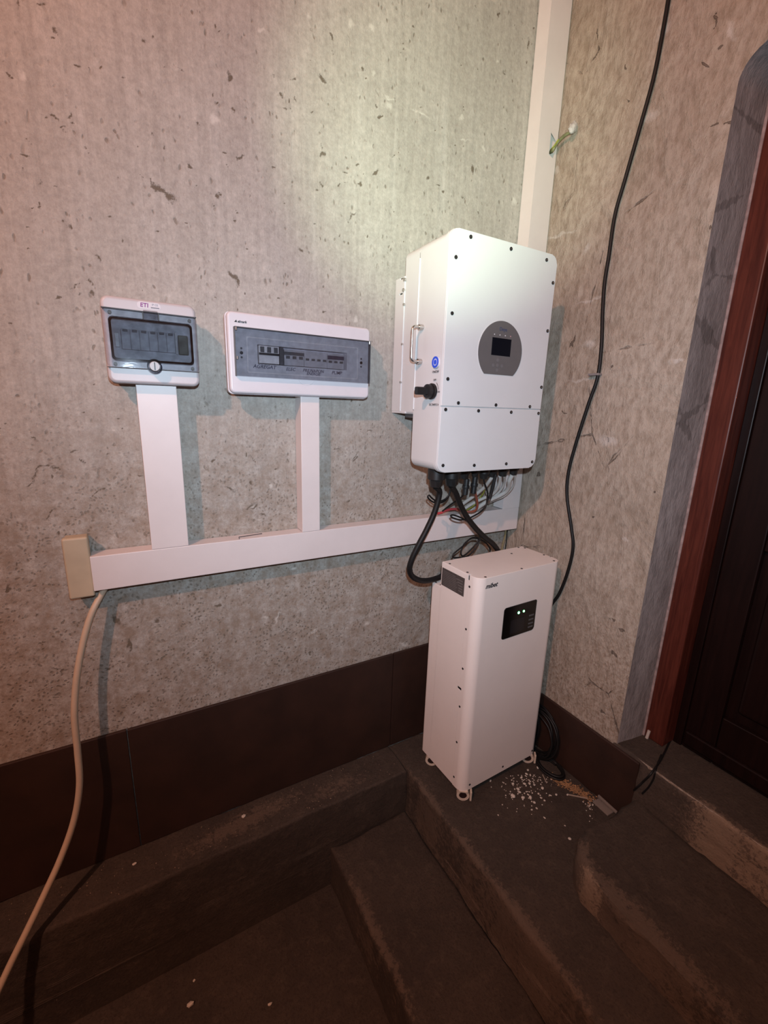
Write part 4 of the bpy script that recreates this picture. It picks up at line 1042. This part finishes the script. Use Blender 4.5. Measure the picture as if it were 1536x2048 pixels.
for i, (a, b, sz) in enumerate(CH):
    q = at(*d4(a, b), 'z', 0.002)
    o = obj('plaster_chip', rock(sz * .62, i), M_CHIP, None); o.location = (q.x, q.y, .0005); o.rotation_euler.z = random.uniform(0, 6)
    own = {1: 'largest white plaster chip in the scatter before the cabinet', 13: 'white plaster chip lying against a castor of the cabinet',
           22: 'tiny white plaster chip lying alone on the bare slab', 23: 'single white plaster chip beside the rounded step'}
    tag(o, own.get(i, 'white plaster chip lying in the scatter on the slab before the cabinet'), 'plaster chip', 'plaster chips by the battery cabinet')
bm = bmesh.new()
def crumb(bm, q, sz):
    r = bmesh.ops.create_icosphere(bm, subdivisions=0 or 1, radius=sz)
    for v in r['verts']: v.co = Vector((v.co.x * random.uniform(.7, 1.2), v.co.y, v.co.z * .6)) + q + Vector((0, 0, sz * .35))
for _ in range(170):
    a = random.gauss(470, 150); b = 250 + abs(random.gauss(0, 1)) * 150
    if random.random() < .2: a, b = random.gauss(1130, 25), random.gauss(580, 60)
    if b < 150 + (560 - a) * .28: continue
    q = at(*d4(a, b), 'z', 0.001)
    if q.x > -.03: continue
    crumb(bm, Vector((q.x, q.y, 0)), random.uniform(.0012, .0034))
o = obj('plaster_crumbs', bm, M_CHIP, None); o['kind'] = 'stuff'; tag(o, 'fine white plaster crumbs scattered on the slab', 'crumbs')
bm = bmesh.new()
for _ in range(520):
    s = random.random(); a = 740 + 400 * s; b = 275 + 235 * s
    q = at(*d4(a, b), 'z', 0.0); q += Vector((random.gauss(0, .010), random.gauss(0, .012), 0)); q.x = min(q.x, -.014)
    crumb(bm, Vector((q.x, q.y, max(0, .010 * math.exp(-((q.x + .03) / .02) ** 2)) * random.random())), random.uniform(.0016, .0040))
o = obj('sand', bm, M_SAND, None); o['kind'] = 'stuff'; tag(o, 'ridge of orange sand swept against the brown board', 'sand')
def stick(name, label, a0, a1, w, h, mat, z=.001):
    p0 = at(*d4(*a0), 'z', z); p1 = at(*d4(*a1), 'z', z); d = (p1 - p0)
    o = obj(name, box(0, d.length, -w / 2, w / 2, 0, h, min(w, h) * .2), mat, None)
    o.location = p0 - Vector((max(0.0, max(p0.x, p1.x) + w / 2 + .014), 0, 0)); o.rotation_euler.z = math.atan2(d.y, d.x)
    return tag(o, label, 'offcut')
stick('duct_offcut', 'narrow grey plastic offcut leaning over the other strips by the step', (1285, 430), (1475, 600), .008, .010, M_GREYSTICK, .014)
stick('duct_offcut', 'broad flat grey plastic offcut lying under the narrow strips by the step', (1215, 500), (1370, 640), .034, .006, M_GREYSTICK, .001)
stick('wire_offcut', 'thin pale stick pointing from the sand to the step', (905, 462), (1105, 502), .0045, .0045, plain('pale_stick', (.33, .26, .20), .7))
stick('wire_offcut', 'short thin pale straw lying between chips and sand', (640, 255), (682, 342), .0035, .0035, plain('pale_stick', (.33, .26, .20), .7))
# loose flakes on the kerb and the lower floor
for (px, py, z, sz, lab) in ((380, 2012, -.389, .016, 'white plaster flake lying alone on the lowest floor'), (540, 2010, -.389, .014, 'pale flake on the lowest floor beside another flake'), (388, 1962, -.389, .008, 'tiny pale flake on the lowest floor near the kerb'),
                        (487, 1634, .001, .012, 'yellowish flake on the middle of the kerb'), (300, 1682, .001, .013, 'white flake on the kerb below the cream cable'), (269, 1729, .001, .010, 'small white flake at the edge of the kerb')):
    q = at(px, py, 'z', z); o = obj('plaster_flake', rock(sz * .6, px * .01), M_CHIP, None); o.location = (q.x, q.y, z); tag(o, lab, 'plaster flake')
bm = bmesh.new()
for _ in range(160):
    kx = random.uniform(-1.95, -.62); crumb(bm, Vector((kx, random.uniform(-.15, -.02), 0.0005)), random.uniform(.0008, .0024))
o = obj('kerb_crumbs', bm, plain('dull_crumb', (.22, .16, .11), .9, var=.4, scale=200), None); o['kind'] = 'stuff'; tag(o, 'dull crumbs of mortar scattered along the kerb', 'crumbs')

# ------------------------------------------------------------------ the bare bulb that lights the room, out of the frame
t = thing('pendant_bulb', 'bare warm light bulb hanging on a flex from the ceiling', 'bulb', (LAMP.x, LAMP.y, LAMP.z))
obj('socket', cyl((0, 0, .055), (0, 0, .10), .018, 14, .003), M_BLACK, t, 40)
obj('flex', tube([(0, 0, .10), (0.004, 0, .3), (0, 0, ROOM_Z - LAMP.z)], .003, 6), M_BLACK, t)
bm = bmesh.new(); bmesh.ops.create_uvsphere(bm, u_segments=20, v_segments=12, radius=.048)
for v in bm.verts:
    if v.co.z > .02: v.co.x *= 1 - (v.co.z - .02) * 18; v.co.y *= 1 - (v.co.z - .02) * 18; v.co.z *= 1.2
obj('glass_bulb', bm, clear('clear_bulb_glass', (1.0, 1.0, 1.0), 0.02), t, 60)
